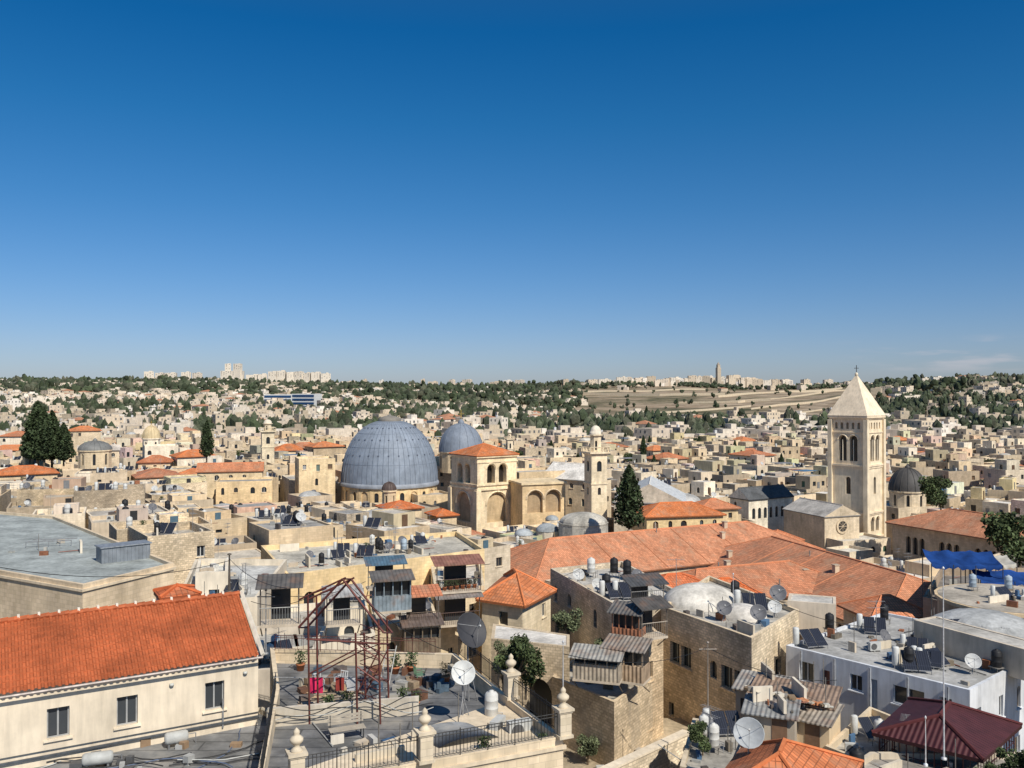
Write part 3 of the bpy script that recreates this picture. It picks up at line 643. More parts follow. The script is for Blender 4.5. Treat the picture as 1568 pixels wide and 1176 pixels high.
balcony('iron_balcony',700,955,69.3,3.4,1.4,2.3,.3,(.10,.06,.05),(.25,.22,.2))
balcony('iron_balcony',590,900,72.5,3.0,1.2,2.1,.3,(.10,.2,.25),(.09,.16,.22))
balcony('iron_balcony',525,955,57.5,2.2,1.2,2.0,.3,(.3,.3,.3),(.45,.44,.42))
balcony('wooden_balcony',430,955,50.6,2.2,1.4,2.3,.2,(.4,.4,.38),(.12,.11,.10))
for i in range(7): place('potted_plant',p3(672+i*9,900,69.0)[0],69.0+i*.2,p3(0,905,69.3)[2]+.1,i,.8)
old=(.46,.39,.29)
bldg('arched_stone_wall',[pt(752,62),pt(872,60),pt(872,63),pt(755,66)],H-17.3,H-27,old,mat='old_stone',par=.05,wins={0:[(2.6,4.5,4.0,7.3,1.3,'glass',(.02,.02,.02),.8),(.6,1.8,5.5,7.5,1.2,'glass',(.02,.02,.02),.6)]},dens=0)
B6=[(8.1,66),(14,69),(10.5,84),(3.5,80.6)]
h2('grey_stone_house',B6,H-16.1,13,0,col=(.50,.44,.35),mat='old_stone',roofcol=(.5,.48,.44),seed=8,dens=.45,arch=.6)
for (u,d,k) in ((885,76,'satellite_dish'),(928,72,'black_water_tank'),(945,71,'solar_water_heater'),(965,71,'solar_water_heater'),(905,79,'white_water_tank'),(940,79,'black_water_tank'),(960,78,'black_water_tank'),(915,72,'satellite_dish'),(975,76,'grey_satellite_dish')): 
    x,y=pt(u,d); place(k,x,y,H-16.6,.25,.85)
h2('low_stone_house',[pt(845,60),pt(940,55),pt(1000,60),pt(900,67)],H-19.3,8.7,0,col=(.48,.40,.29),roofcol=(.36,.34,.3),mat='old_stone',par=.35,seed=5,dens=.6)
bldg('stone_house_with_balconies',[pt(948,61),pt(978,58.5),pt(1015,61),pt(985,66)],H-16.9,H-28,(.49,.39,.27),(.4,.38,.34),'old_stone',.3,seed=6,dens=.9)
balcony('wooden_balcony',962,985,58.6,2.0,1.3,2.2,-.45,(.36,.15,.08),(.14,.13,.12),True)
balcony('wooden_balcony',995,975,58.4,2.0,1.2,2.1,.4,(.38,.33,.27),(.10,.09,.08))
balcony('wooden_balcony',960,1040,56.8,2.6,1.5,2.2,-.45,(.45,.33,.22),(.3,.26,.22),True)
balcony('wooden_balcony',915,1040,56.2,3.0,1.3,1.6,-.3,(.45,.38,.29),(.36,.34,.3),True)
balcony('wooden_balcony',985,925,62.5,2.6,1.4,1.6,.3,(.2,.2,.2),(.09,.09,.09))
A_,B_,C_,D_=pt(1012,66),pt(1150,57.5),pt(1222,65),pt(1085,77)
gw=(.03,.04,.045)
def gwn(s,lo,w=.55,h=1.5,arch=0): return (s-w,s+w,lo,lo+h,arch,'glass',gw,.3,(.22,.26,.25))
h2('old_stone_house',[A_,B_,C_,D_],H-16,12,0,col=(.55,.47,.35),roofcol=(.42,.40,.36),mat='old_stone',par=.35,
  wins={0:[gwn(1.6,8.2),gwn(2.9,8.2),gwn(7.2,8.0),gwn(8.5,8.0),gwn(1.2,4.2,.3,1),gwn(4.2,4.0,.3,1.2),gwn(8.0,3.2,.8,2.2,1),(5.5,6.2,8.3,9.5,1),(4.0,4.5,1.8,3.0,0)],1:[gwn(2.5,8),gwn(5,8),gwn(3.5,4.5)]},seed=2)
mb=MB(); x,y=pt(1072,68.5); lathe(mb,(x,y,H-16.4),domeprof(2.9,1.5,8),22,'flat_roof',(.62,.59,.53)); x,y=pt(1135,64.5); lathe(mb,(x,y,H-16.4),domeprof(1.8,.9,8),18,'flat_roof',(.60,.57,.52)); mb.build('whitewashed_dome_roof')
for (u,d,k,s) in ((1108,63,'grey_satellite_dish',.95),(1160,61.5,'grey_satellite_dish',1.0),(1185,64,'satellite_dish',.8),(1125,69,'black_water_tank',.8),(1155,66,'solar_water_heater',.9),(1190,67,'grey_satellite_dish',1.1),(1035,70,'tv_antenna',1)):
    x,y=pt(u,d); place(k,x,y,H-16.4,-.1,s)
A9,B9=(18.6,60),(26.4,51.0)
q9=[A9,B9,(37,60),(29,69)]
def bw_(s0,s1,lo,hi,c=None): return (s0,s1,lo,hi,0,'paint' if c else 'glass',c or GL,.2,None if c else (.6,.6,.6))
bw=[bw_(1.0,2.1,8.2,9.5),bw_(2.7,3.2,8.0,9.3,(.25,.1,.07)),bw_(4.6,5.4,8.5,9.5),bw_(6.0,6.4,7.6,9.5,(.35,.40,.45)),bw_(7.4,9.3,8.4,9.5),bw_(10.2,10.9,7.9,9.5),bw_(1.5,2.5,4.4,5.8),bw_(5,6,4.4,5.8)]
mb=bldg('white_plaster_house',q9,H-17.2,H-27.5,(.50,.54,.60),(.36,.36,.35),'plaster',.2,wins={0:bw},seed=4,build=False); junk(mb,q9,H-17.4,55,random.Random(5),1.1); mb.build('white_plaster_house')
for i in range(18):
    t=R.random(); s=R.random(); x=A9[0]+(B9[0]-A9[0])*t+10*s*.9+.8; y=A9[1]+(B9[1]-A9[1])*t+8*s*.95+.8
    place(R.choice(['satellite_dish','grey_satellite_dish','solar_water_heater','black_water_tank','tv_antenna','air_conditioner','solar_water_heater']),x,y,H-17.4,R.uniform(-.5,.5),R.uniform(.65,.95))
mb=MB()
for k in range(5):
    t=.1+k*.2; x=A9[0]+(B9[0]-A9[0])*t; y=A9[1]+(B9[1]-A9[1])*t; beam(mb,(x-.06,y-.06,H-27),(x-.06,y-.06,H-17.3),.06,'metal',(.4,.42,.45),5)
mb.build('drain_pipes')
bldg('roof_shed',ybox((27.5,60.5),3.0,2.2,-49),H-15.6,H-17.5,(.48,.43,.36),(.45,.43,.39),'plaster',.05,dens=.9,rows=1,hero=False)
bldg('roof_shed',ybox(1205,66,3.4,2.6,-20),H-15.6,H-18,(.5,.45,.38),(.5,.48,.44),'plaster',.05,dens=.6,rows=1)
mb=MB(); x,y=pt(1505,64); lathe(mb,(x,y,H-18.2),[(4.1,0),(4.1,.6)]+domeprof(4.0,1.7,8,.6),10,'flat_roof',(.36,.37,.37),False); mb.build('grey_dome_roof')
h2('stone_house',[pt(1440,58),pt(1640,58),pt(1640,75),pt(1440,75)],H-18.2,10,0,col=(.5,.43,.32),roofcol=(.36,.34,.31),seed=7)
clutter([pt(1450,58.5),pt(1600,58.5),pt(1600,63),pt(1450,63)],H-18.7,11,random.Random(3),sc=.75)
def shed(name,u,v,d,w,dep,h,yaw,rc,wc=(.4,.36,.3),tilt=.4):
    mb=MB(); x,y,z=0,0,0; box(mb,(0,0,-h),w,dep,h,0,'plaster',wc)
    v_=[(-w/2-.2,-dep/2-.3,.03),(w/2+.2,-dep/2-.3,.03),(w/2+.2,dep/2+.1,tilt+.03),(-w/2-.2,dep/2+.1,tilt+.03)]; v2=[(a,b,c-.07) for a,b,c in v_]
    mb.add(v_+v2,[(0,1,2,3),(7,6,5,4),(0,4,5,1),(1,5,6,2),(2,6,7,3),(3,7,4,0)],'corrugated',rc)
    box(mb,(w*.2,-dep/2-.01,-2.0),.8,.05,1.9,0,'paint',(.22,.13,.08)); box(mb,(-w*.25,-dep/2-.01,-1.4),.7,.05,.8,0,'glass',GL)
    junk(mb,[(-w/2,-dep/2),(w/2,-dep/2),(w/2,dep/2),(-w/2,dep/2)],tilt*.5,10,R,.45)
    o=mb.build(name,p3(u,v,d)); o.rotation_euler=(0,0,yaw); return o
shed('corrugated_roof_shed',1215,1062,52,4.6,2.6,3.5,-.5,(.30,.21,.15)); shed('corrugated_roof_shed',1165,1048,54,2.6,2.2,4,-.5,(.34,.32,.29)); shed('corrugated_roof_shed',1235,1090,50,3.0,2.4,4,-.6,(.36,.31,.25),(.56,.46,.32)); shed('corrugated_roof_shed',1180,1085,49,2.6,1.8,4,-.4,(.28,.28,.27))
mb=MB()
for i in range(150):
    u=R.uniform(1145,1280); d=51+R.uniform(-1.5,2); x,y,z=p3(u,1058+(u-1150)*.22,d); box(mb,(x,y,z+.1),R.uniform(.15,.6),R.uniform(.1,.5),R.uniform(.05,.2),R.uniform(0,3),R.choice(['plaster','metal','tile']),R.choice([(.45,.2,.1),(.4,.35,.28),(.5,.48,.42),(.2,.15,.1)]))
mb.build('roof_rubble')
h2('stone_house',[pt(1262,48),pt(1420,43),pt(1480,48),pt(1330,54)],H-19.2,8.8,5,col=(.52,.45,.34),roofcol=(.38,.36,.32),mat='plaster',par=.4,seed=9)
mb=MB(); q=[pt(1345,45.5),pt(1495,42.5),pt(1550,46.5),pt(1395,50)]; zc=H-17.5; MC=(.075,.02,.022)
hiproof(mb,q,zc,.95,.7,.3,MC,'sheet_metal')
for i in range(4):
    p,q2=ccw(q)[i],ccw(q)[(i+1)%4]; n=14
    for k in range(n): t=k/n; s=lerp(p,q2,t); beam(mb,(*s,zc-2.6),(*s,zc-.15),.035 if k%4==0 else .02,'metal',MC,4)
    for zz in (-2.5,-1.6,-.9): beam(mb,(*p,zc+zz),(*q2,zc+zz),.025,'metal',MC,4)
mb.build('maroon_canopy')
bldg('stone_house',[pt(1310,44),pt(1500,39.5),pt(1620,46),pt(1420,52.5)],H-20.0,H-28,(.48,.42,.34),(.38,.36,.33),'plaster',.1,seed=19)
h2('low_terrace',[pt(1245,41),pt(1400,33.5),pt(1640,36),pt(1620,45),pt(1330,45)],H-18.3,9.7,0,col=(.5,.45,.37),roofcol=(.32,.30,.27),mat='plaster',par=.3,dens=.3,seed=21)
for u,d,k in ((1310,42,'black_water_tank'),(1345,39.5,'solar_water_heater'),(1372,39,'solar_water_heater'),(1540,39,'satellite_dish'),(1400,38,'air_conditioner')):
    x,y=pt(u,d); place(k,x,y,H-18.6,.1,.8)
x,y=pt(1490,39.5); place('olive_tree',x,y,H-18.6,0,.3); x,y=pt(1530,39.5); place('leafy_tree',x,y,H-18.6,1,.27); x,y=pt(1560,41); place('leafy_tree',x,y,H-18.6,2,.3)
bldg('house_with_orange_roof',[pt(1085,37),pt(1250,36),pt(1300,41),pt(1145,42.5)],H-17.25,H-27,(.55,.48,.36),roof='hip',rise=1.55,orange=(.46,.15,.06),dens=.3,seed=5)
h2('low_stone_house',[pt(1040,44),pt(1120,42.5),pt(1150,49),pt(1060,50.5)],H-18.6,9.4,5,col=(.52,.46,.36),roofcol=(.38,.36,.32),mat='plaster',par=.3,seed=12)
mb=MB()
w0,w1=pt(885,47.5),pt(1050,54.5)
dx,dy=(w1[0]-w0[0]),(w1[1]-w0[1]); L=math.hypot(dx,dy); yw=math.atan2(dy,dx)
box(mb,((w0[0]+w1[0])/2,(w0[1]+w1[1])/2,H-27),L,.5,6.0,yw,'old_stone',(.60,.53,.42)); box(mb,((w0[0]+w1[0])/2,(w0[1]+w1[1])/2,H-21),L+.1,.62,.12,yw,'plaster',(.62,.56,.46))
mb.build('courtyard_wall')
mb=MB(); vs=[(*pt(820,45),H-23.6),(*pt(1080,45),H-23.6),(*pt(1120,64),H-23.6),(*pt(800,64),H-23.6)]; mb.face(vs,'flat_roof',(.40,.33,.23)); junk(mb,[pt(900,50),pt(1010,50),pt(1010,60),pt(900,60)],H-23.6,26,R); mb.build('courtyard_pavement')
mb=MB(); x,y=pt(1000,46.5); lathe(mb,(x,y,H-22.5),domeprof(2.4,1.3,7),18,'flat_roof',(.62,.6,.55)); mb.build('whitewashed_dome_roof')
for u,d,s,k,z in ((790,56,.5,'leafy_tree',H-19.2),(805,58,.38,'leafy_tree',H-19.8),(778,60,.35,'olive_tree',H-19),(900,56,.3,'olive_tree',H-23.5),(925,64,.3,'olive_tree',H-19.6),(870,66,.4,'olive_tree',H-18.6),(1000,53,.25,'olive_tree',H-23.5),(1075,46,.25,'leafy_tree',H-19)):
    x,y=pt(u,d); place(k,x,y,z,u,s)
def canopy(u0,wd,d0,dep,drop,col,mt='cloth',nx=16,ny=7,amp=.3,tilt=.12):
    mb=MB(); vs=[];fs=[]; x0,_=pt(u0,d0)
    for i in range(nx+1):
        for j in range(ny+1):
            x=x0+wd*i/nx+.1*j; y=d0+dep*j/ny-wd*i/nx*.12
            vs.append((x,y,H-drop+j*tilt-amp*.6*abs(math.sin(i/nx*math.pi*3))-amp*math.sin(j/ny*math.pi)*.7+.05*math.sin(i*2.3+j)))
    n1=ny+1
    for i in range(nx):
        for j in range(ny): fs.append((i*n1+j,i*n1+n1+j,i*n1+n1+1+j,i*n1+j+1))
    for i in range(nx):
        n0=len(vs); A=vs[i*n1]; B=vs[i*n1+n1]; vs+=[(A[0],A[1]-.02,A[2]-.25-.15*(i%2)),(B[0],B[1]-.02,B[2]-.25-.15*((i+1)%2))]; fs.append((i*n1,n0,n0+1,i*n1+n1))
    mb.add(vs,fs,mt,col,True)
    for i in (0,nx//3,2*nx//3,nx):
        for j in (0,ny): p=vs[i*n1+j]; beam(mb,(p[0],p[1],H-20),(p[0],p[1],p[2]),.05,'metal',(.1,.1,.1),4)
    return mb
canopy(1425,6.0,79,3.2,15.35,(.012,.045,.17),tilt=.10).build('blue_tarpaulin_shelter'); canopy(1500,9,77,3.0,16.4,(.014,.05,.19),tilt=.06,amp=.4).build('blue_tarpaulin_shelter')
canopy(1470,5,84,3.0,16.2,(.45,.42,.36),tilt=.04).build('canvas_shelter')
h2('roof_terrace_building',[pt(1412,82),pt(1500,76),pt(1660,77),pt(1660,95),pt(1440,96)],H-19.0,13,9,col=(.30,.24,.18),roofcol=(.22,.2,.18),par=.9,dens=.5,seed=3)
fence('iron_railing',[pt(1415,82.2),pt(1500,76.2),pt(1640,77.2)],H-19.0,1.0,.3)
mb=MB(); cx,cy=pt(1545,70); n=24; pp=[(cx+5.2*math.cos(2*math.pi*i/n),cy+5.2*math.sin(2*math.pi*i/n)) for i in range(n)]
for i in range(n): wall(mb,pp[i],pp[(i+1)%n],H-28,H-16.6,[(.35,1.0,8.3,10.2,1,'glass')] if i%2 else [], 'stone',(.40,.31,.22))
mb.face([(*p,H-16.33) for p in pp],'flat_roof',(.4,.36,.3)); band(mb,pp,H-16.6,.25,.25,c=(.5,.4,.27)); band(mb,pp,H-20.2,.2,.12); junk(mb,pp,H-16.35,16,R); mb.build('round_stone_building'); HERO.append(pp)
clutter(pp,H-16.35,4,random.Random(14),sc=.8)
for u,d,s in ((1560,100,1.1),(1440,150,1.0)): x,y=pt(u,d); place('leafy_tree',x,y,H-21.5,0,s)
def pole(name,u,v0,v1,d,r=.05,col=(.6,.6,.6),top=False):
    mb=MB(); x,y,z=p3(u,v1,d); h=zv(v0,d)-z; beam(mb,(0,0,0),(0,0,h),r,'metal',col,8,r*.5); lathe(mb,(0,0,h),[(.01,0),(r*1.5,.05),(r*1.5,.1),(.01,.16)],8,'metal',col)
    if top: beam(mb,(-.5,0,h-.3),(.5,0,h-.3),.03,'metal',col,4)
    lathe(mb,(0,0,-.02),[(r*3,0),(r*3,.08),(r,.12)],8,'metal',col); mb.build(name,(x,y,z))
pole('flagpole',1443,872,1160,42,.045,(.65,.65,.65)); pole('utility_pole',1083,985,1125,50,.05,(.35,.3,.25),True); pole('utility_pole',352,850,905,60,.1,(.12,.1,.08)); pole('utility_pole',408,905,1000,50,.05,(.3,.3,.3),True); pole('utility_pole',1415,1100,1170,36,.03,(.7,.7,.7)); pole('utility_pole',1122,880,960,64,.04); pole('utility_pole',862,985,1060,37,.03)
# ================================================================ big orange roofs
def rectline(r0,r1,hw,ext):
    dx,dy=r1[0]-r0[0],r1[1]-r0[1]; L=math.hypot(dx,dy); dx/=L;dy/=L; a0=(r0[0]-dx*ext,r0[1]-dy*ext); a1=(r1[0]+dx*ext,r1[1]+dy*ext); n=(-dy*hw,dx*hw)
    return [(a0[0]-n[0],a0[1]-n[1]),(a1[0]-n[0],a1[1]-n[1]),(a1[0]+n[0],a1[1]+n[1]),(a0[0]+n[0],a0[1]+n[1])]
OR1=(.50,.215,.115)
def hall(r0,r1,hw,ext,ze,rise,col,seed,nv=5):
    q=rectline(r0,r1,hw,ext); mb=bldg('x',q,ze,H-34,(.5,.43,.32),roof='hip',rise=rise,orange=col,seed=seed,hip=.8,build=False); r=random.Random(seed)
    dx,dy=r1[0]-r0[0],r1[1]-r0[1]; L=math.hypot(dx,dy); dx/=L; dy/=L
    for k in range(nv):
        s=r.uniform(0,L); o=r.uniform(-.85,.85)*hw; x=r0[0]+dx*s-dy*o; y=r0[1]+dy*s+dx*o; zz=ze+rise*(1-abs(o)/(hw+.45))
        if k%2: box(mb,(x,y,zz-.3),.6,.6,1.1,math.atan2(dy,dx),'plaster',(.5,.42,.32)); box(mb,(x,y,zz+.8),.75,.75,.1,math.atan2(dy,dx),'plaster',(.4,.34,.27))
        else: beam(mb,(x,y,zz-.2),(x,y,zz+.7),.08,'metal',(.3,.28,.25),6)
    for sd in (-1,1):
        for k in range(1,int(L/7)):
            s=k*7; b0=(r0[0]+dx*s,r0[1]+dy*s,ze+rise+.02); b1=(r0[0]+dx*s-dy*sd*(hw+.4),r0[1]+dy*s+dx*sd*(hw+.4),ze+.03); beam(mb,b0,b1,.06,'plaster',tuple(c*.9 for c in col))
    mb.build('long_hall_with_tile_roof')
hall((4.5,120),(36.9,136.5),8.5,6,H-23.6,3.6,OR1,1,8)
hall((36.2,126),(44.5,97),9.6,6,H-24.1,3.7,(.48,.205,.11),2,7)
hall((22,104),(34,109),6,5,H-23.3,2.4,(.46,.19,.10),3,3)
bldg('house_with_orange_roof',ybox(1002,84,6.5,5,15),H-19.1,H-30,(.5,.42,.3),roof='hip',rise=1.1,orange=(.52,.15,.06),seed=4)
bldg('house_with_orange_roof',ybox(940,80,5,4,20),H-18.6,H-30,(.5,.42,.3),roof='hip',rise=.9,orange=(.5,.2,.1),seed=5)
bldg('house_with_orange_roof',ybox(1085,88,5,4,10),H-20.2,H-30,(.5,.42,.3),roof='hip',rise=1.1,orange=(.55,.15,.05),seed=5)
bldg('house_with_orange_roof',ybox(1335,82,6,5,10),H-21.0,H-30,(.5,.42,.3),roof='hip',rise=1.4,orange=(.52,.2,.1),seed=6)
# ================================================================ church bell tower with pyramid spire
mb=MB(); q=ybox(1326,171,7.3,7.3,43); zt_=zv(638,175); zb_=2.0; tc=(.66,.58,.44)
def st_(z): return z-zb_
DK=(.03,.03,.03)
ops=[(1.75,3.35,st_(26.4),st_(31.4),1,'glass',DK,.9),(3.95,5.55,st_(26.4),st_(31.4),1,'glass',DK,.9)]
ops+=[(.95+i*1.15,1.5+i*1.15,st_(32.7),st_(34.0),1,'stone',(.3,.25,.18),.3) for i in range(5)]
ops+=[(3.15,4.15,st_(19.9),st_(23.3),1,'glass',DK,.5),(1.9,3.3,st_(12.6),st_(15.4),1,'glass',DK,.6),(4.0,5.4,st_(12.6),st_(15.4),1,'glass',DK,.6),(3.2,4.1,st_(6.5),st_(8.8),1)]
for i in range(4): wall(mb,q[i],q[(i+1)%4],zb_,zt_,ops,'plaster',tc)
for z,h,o in ((25.4,.35,.3),(25.0,.4,.15),(16.2,.35,.3),(15.9,.3,.15),(11.4,.3,.3),(31.9,.25,.15),(zt_-.45,.25,.2),(zt_-.2,.45,.4)): band(mb,q,z,h,o,'plaster',(.66,.57,.43))
def archring(mb,p0,p1,zc,s,r,w,m,col,out=.15,k=12):
    dx,dy=p1[0]-p0[0],p1[1]-p0[1]; L=math.hypot(dx,dy); dx/=L;dy/=L
    pv=None
    for i in range(k+1):
        t=math.pi*i/k; ss=s-r*math.cos(t); z=zc+r*math.sin(t); p=(p0[0]+dx*ss+dy*out*.3,p0[1]+dy*ss-dx*out*.3,z)
        if pv: beam(mb,pv,p,w,m,col,4)
        pv=p
for i in (0,3):
    for s_ in (2.55,4.75): archring(mb,q[i],q[(i+1)%4],30.6,s_,.98,.12,'plaster',(.7,.62,.48))
    for s_ in (2.6,4.7): archring(mb,q[i],q[(i+1)%4],14.7,s_,.88,.10,'plaster',(.7,.62,.48))
    dx,dy=q[(i+1)%4][0]-q[i][0],q[(i+1)%4][1]-q[i][1]
    for s_ in (2.55,4.75): x_,y_=q[i][0]+dx/7.3*s_,q[i][1]+dy/7.3*s_; beam(mb,(x_,y_,26.4),(x_,y_,30.6),.09,'plaster',(.6,.55,.45),6)
for p in q: box(mb,(p[0],p[1],zb_),.85,.85,zt_-zb_-.5,math.radians(43),'plaster',tc)
g=offset(q,.45); ap=(sum(p[0] for p in q)/4,sum(p[1] for p in q)/4,zv(572,175)); zz=zt_+.25
for i in range(4): mb.face([(*g[i],zz),(*g[(i+1)%4],zz),ap],'plaster',(.66,.58,.46))
lathe(mb,(ap[0],ap[1],ap[2]-.4),[(.25,0),(.35,.2),(.3,.5),(.01,.7)],8,'stone',(.6,.55,.45))
beam(mb,(ap[0],ap[1],ap[2]),(ap[0],ap[1],ap[2]+1.7),.07,'metal',(.06,.06,.06),5); beam(mb,(ap[0]-.45,ap[1],ap[2]+1.1),(ap[0]+.45,ap[1],ap[2]+1.1),.06,'metal',(.06,.06,.06),5)
mb.build('church_bell_tower'); HERO.append(q)
mb=MB(); q=ybox(1262,164,8,12,20); wall(mb,q[0],q[1],0,zv(790,165),[], 'stone',(.52,.45,.35))
for i in (1,2,3): wall(mb,q[i],q[(i+1)%4],0,zv(790,165),[], 'stone',(.52,.45,.35))
hiproof(mb,q,zv(790,165),2.0,0,.2,(.42,.40,.37),'flat_roof',(.5,.43,.33))
c=lerp(q[0],q[1],.5); M=Matrix.Translation((c[0]+.05,c[1]-.12,zv(806,165)))@Matrix.Rotation(math.radians(20),4,'Z')@Matrix.Rotation(math.pi/2,4,'X')
for r_,r2,cc,mm in ((1.0,1.4,(.52,.44,.33),'stone'),(0.01,1.0,(.05,.045,.04),'paint')):
    tb=MB(); lathe(tb,(0,0,0),[(r_,.06),(r2,.06),(r2,-.1)],22,mm,cc); mb.add([tuple(M@Vector(p)) for p in tb.v],tb.f,mm,cc)
for k in range(4):
    t=k*math.pi/4; beam(mb,tuple(M@Vector((1.0*math.cos(t),1.0*math.sin(t),.08))),tuple(M@Vector((-1.0*math.cos(t),-1.0*math.sin(t),.08))),.05,'stone',(.5,.42,.32),4)
mb.build('church_nave'); HERO.append(q)
bldg('church_annex',ybox(1290,160,11,7,20),zv(826,162),0,(.6,.53,.42),(.55,.52,.46),seed=31,arch=1,dens=.9)
bldg('church_transept',ybox(1300,150,6,5,30),zv(842,152),0,(.62,.55,.44),(.6,.57,.5),seed=33,arch=1)
def domed(name,u,vb,vt,vd,d,rpx,dcol,wcol,n=16,mat='lead',lantern=True,nw=8,cross=None):
    mb=MB(); r=rpx/F*d; x,y=pt(u,d); zb=zv(vb,d); zd=zv(vd,d); ztp=zv(vt,d)
    pp=[(x+r*.97*math.cos(2*math.pi*(i+.5)/n),y+r*.97*math.sin(2*math.pi*(i+.5)/n)) for i in range(n)]; L=math.hypot(pp[0][0]-pp[1][0],pp[0][1]-pp[1][1])
    hh=zb-zd
    for i in range(n): wall(mb,pp[i],pp[(i+1)%n],zd,zb,[(L*.28,L*.72,hh*.2,hh*.85,1,'glass')] if hh>1 and i%2==0 else [],'stone',wcol)
    band(mb,pp,zb-.05,.3,.25,'stone',wcol); lathe(mb,(x,y,zb+.2),domeprof(r,ztp-zb-.2,10),32,mat,dcol)
    for k in range(16):
        t=2*math.pi*k/16; pr=domeprof(r+.04,ztp-zb-.2+.04,8)
        for (r0,z0),(r1,z1) in zip(pr[:-1],pr[1:]): beam(mb,(x+r0*math.cos(t),y+r0*math.sin(t),zb+.2+z0),(x+r1*math.cos(t),y+r1*math.sin(t),zb+.2+z1),.05,mat,tuple(c*.9 for c in dcol),4)
    if lantern: lathe(mb,(x,y,ztp-.15),[(r*.14,0),(r*.14,r*.1),(r*.1,r*.14),(.01,r*.24)],10,mat,dcol)
    if cross:
        beam(mb,(x,y,ztp),(x,y,ztp+cross),.12,'gold',(.8,.55,.15),5); beam(mb,(x-cross*.25,y,ztp+cross*.7),(x+cross*.25,y,ztp+cross*.7),.1,'gold',(.8,.55,.15),5)
    mb.build(name); HERO.append(pp)
domed('dark_domed_chapel',1389,752,716,778,190,27,(.075,.07,.065),(.56,.48,.36),16)
bldg('chapel_base',ybox(1375,184,11,11,20),zv(776,186),0,(.56,.48,.36),dens=.5,seed=3)
p0,p1=pt(1366,146),pt(1540,128); L=math.hypot(p1[0]-p0[0],p1[1]-p0[1]); dx,dy=(p1[0]-p0[0])/L,(p1[1]-p0[1])/L
q=[p0,p1,(p1[0]-dy*12,p1[1]+dx*12),(p0[0]-dy*12,p0[1]+dx*12)]; ar=[]
for g_ in range(3):
    for k in range(3): s=2.6+g_*6.2+k*1.3; ar.append((s,s+.95,6.8,9.6,1,'glass',(.02,.02,.025),.4))
for k in range(5): ar.append((2+k*3.8,3+k*3.8,2.5,4.2,0,'glass',GL,.3))
bldg('arcaded_hall_with_tile_roof',q,H-21.6,H-33,(.44,.35,.25),roof='hip',rise=2.6,orange=(.45,.20,.11),wins={0:ar},over=.8)
# ================================================================ Holy Sepulchre
mb=MB(); cx,cy=pt(597,203); r0=73/F*203; zb=zv(735,203); hd=zv(643,203)-zb; LC=(.225,.26,.31)
prof=[(r0*math.cos(t)**.86 if math.cos(t)>1e-6 else .01,hd*math.sin(t)**.98 if t>0 else 0) for t in [i/20*math.pi/2*.955 for i in range(21)]]
lathe(mb,(cx,cy,zb),prof,72,'lead',LC)
for k in range(56):
    t=2*math.pi*k/56; pc=None
    for i,(r_,z_) in enumerate(prof[:19]):
        p=(cx+(r_+.03)*math.cos(t),cy+(r_+.03)*math.sin(t),zb+z_)
        if pc: beam(mb,pc,p,.055,'lead',(.165,.195,.24),3)
        pc=p
for i in (4,8,12,16):
    r_,z_=prof[i]; lathe(mb,(cx,cy,zb+z_-.05),[(r_+.01,0),(r_+.05,.04),(r_+.01,.1)],72,'lead',(.19,.225,.275))
for row in (6,10,14):
    r_,z_=prof[row]
    for k in range(28):
        t=2*math.pi*(k+.5)/28; box(mb,(cx+(r_+.02)*math.cos(t),cy+(r_+.02)*math.sin(t),zb+z_),.22,.3,.25,t,'lead',(.13,.15,.19))
rt,ztp=prof[-1]; lathe(mb,(cx,cy,zb+ztp-.3),[(2.6,0),(2.6,.5),(2.2,.9),(1.2,1.2),(.4,1.35),(.01,1.9)],24,'lead',(.22,.20,.17))
lathe(mb,(cx,cy,zb-.9),[(r0+.25,0),(r0+.35,.5),(r0+.1,.9),(r0-.2,.95)],72,'lead',(.27,.29,.32))
n=24; pp=[(cx+(r0-.1)*math.cos(2*math.pi*i/n),cy+(r0-.1)*math.sin(2*math.pi*i/n)) for i in range(n)]
for i in range(n): wall(mb,pp[i],pp[(i+1)%n],zb-8,zb-.8,[(.9,1.9,4.0,6.2,1)] if i%2 else [(.6,2.2,3.4,6.4,1,'stone',(.55,.42,.26),.25)],'stone',(.60,.46,.27))
mb.build('rotunda_great_dome'); HERO.append(pp)
domed('katholikon_dome',706,692,648,722,228,34,(.205,.235,.28),(.56,.46,.32),16,cross=3.5)
mb=MB(); q=ybox(731,172,9.5,9.5,36); zt_=zv(698,174); zb_=4; tc=(.70,.60,.43); h=zt_-zb_
bz=zv(740,174)-zb_; tz=zv(711,174)-zb_
ops=[(2.3,4.2,bz,tz,1,'glass',(.03,.025,.02),1.2),(5.1,7.0,bz,tz,1,'glass',(.03,.025,.02),1.2),(2.3,7.0,zv(800,174)-zb_,zv(755,174)-zb_,1,'stone',(.42,.33,.21),.5)]
for i in range(4): wall(mb,q[i],q[(i+1)%4],zb_,zt_,ops,'stone',tc)
for z,hh,o in ((zt_-.3,.4,.35),(zb_+tz+.35,.25,.15),(zb_+bz-.4,.3,.25),(zv(750,174),.35,.3)): band(mb,q,z,hh,o,'stone',(.70,.60,.43))
for i in (0,3):
    archring(mb,q[i],q[(i+1)%4],zv(755,174)-2.35,4.65,2.6,.22,'stone',(.68,.58,.41)); archring(mb,q[i],q[(i+1)%4],zb_+tz-.95,3.25,1.15,.13,'stone',(.68,.58,.41)); archring(mb,q[i],q[(i+1)%4],zb_+tz-.95,6.05,1.15,.13,'stone',(.68,.58,.41))
for p in q: box(mb,(p[0],p[1],zb_),1.1,1.1,zv(750,174)-zb_,math.radians(36),'stone',tc)
hiproof(mb,offset(ccw(q),-.3),zt_+.12,zv(681,176)-zt_,1.,.7,(.52,.17,.06))
mb.build('crusader_bell_tower'); HERO.append(q)
mb=MB(); q=ybox(800,170,9,8,20); zt_=zv(742,171); 
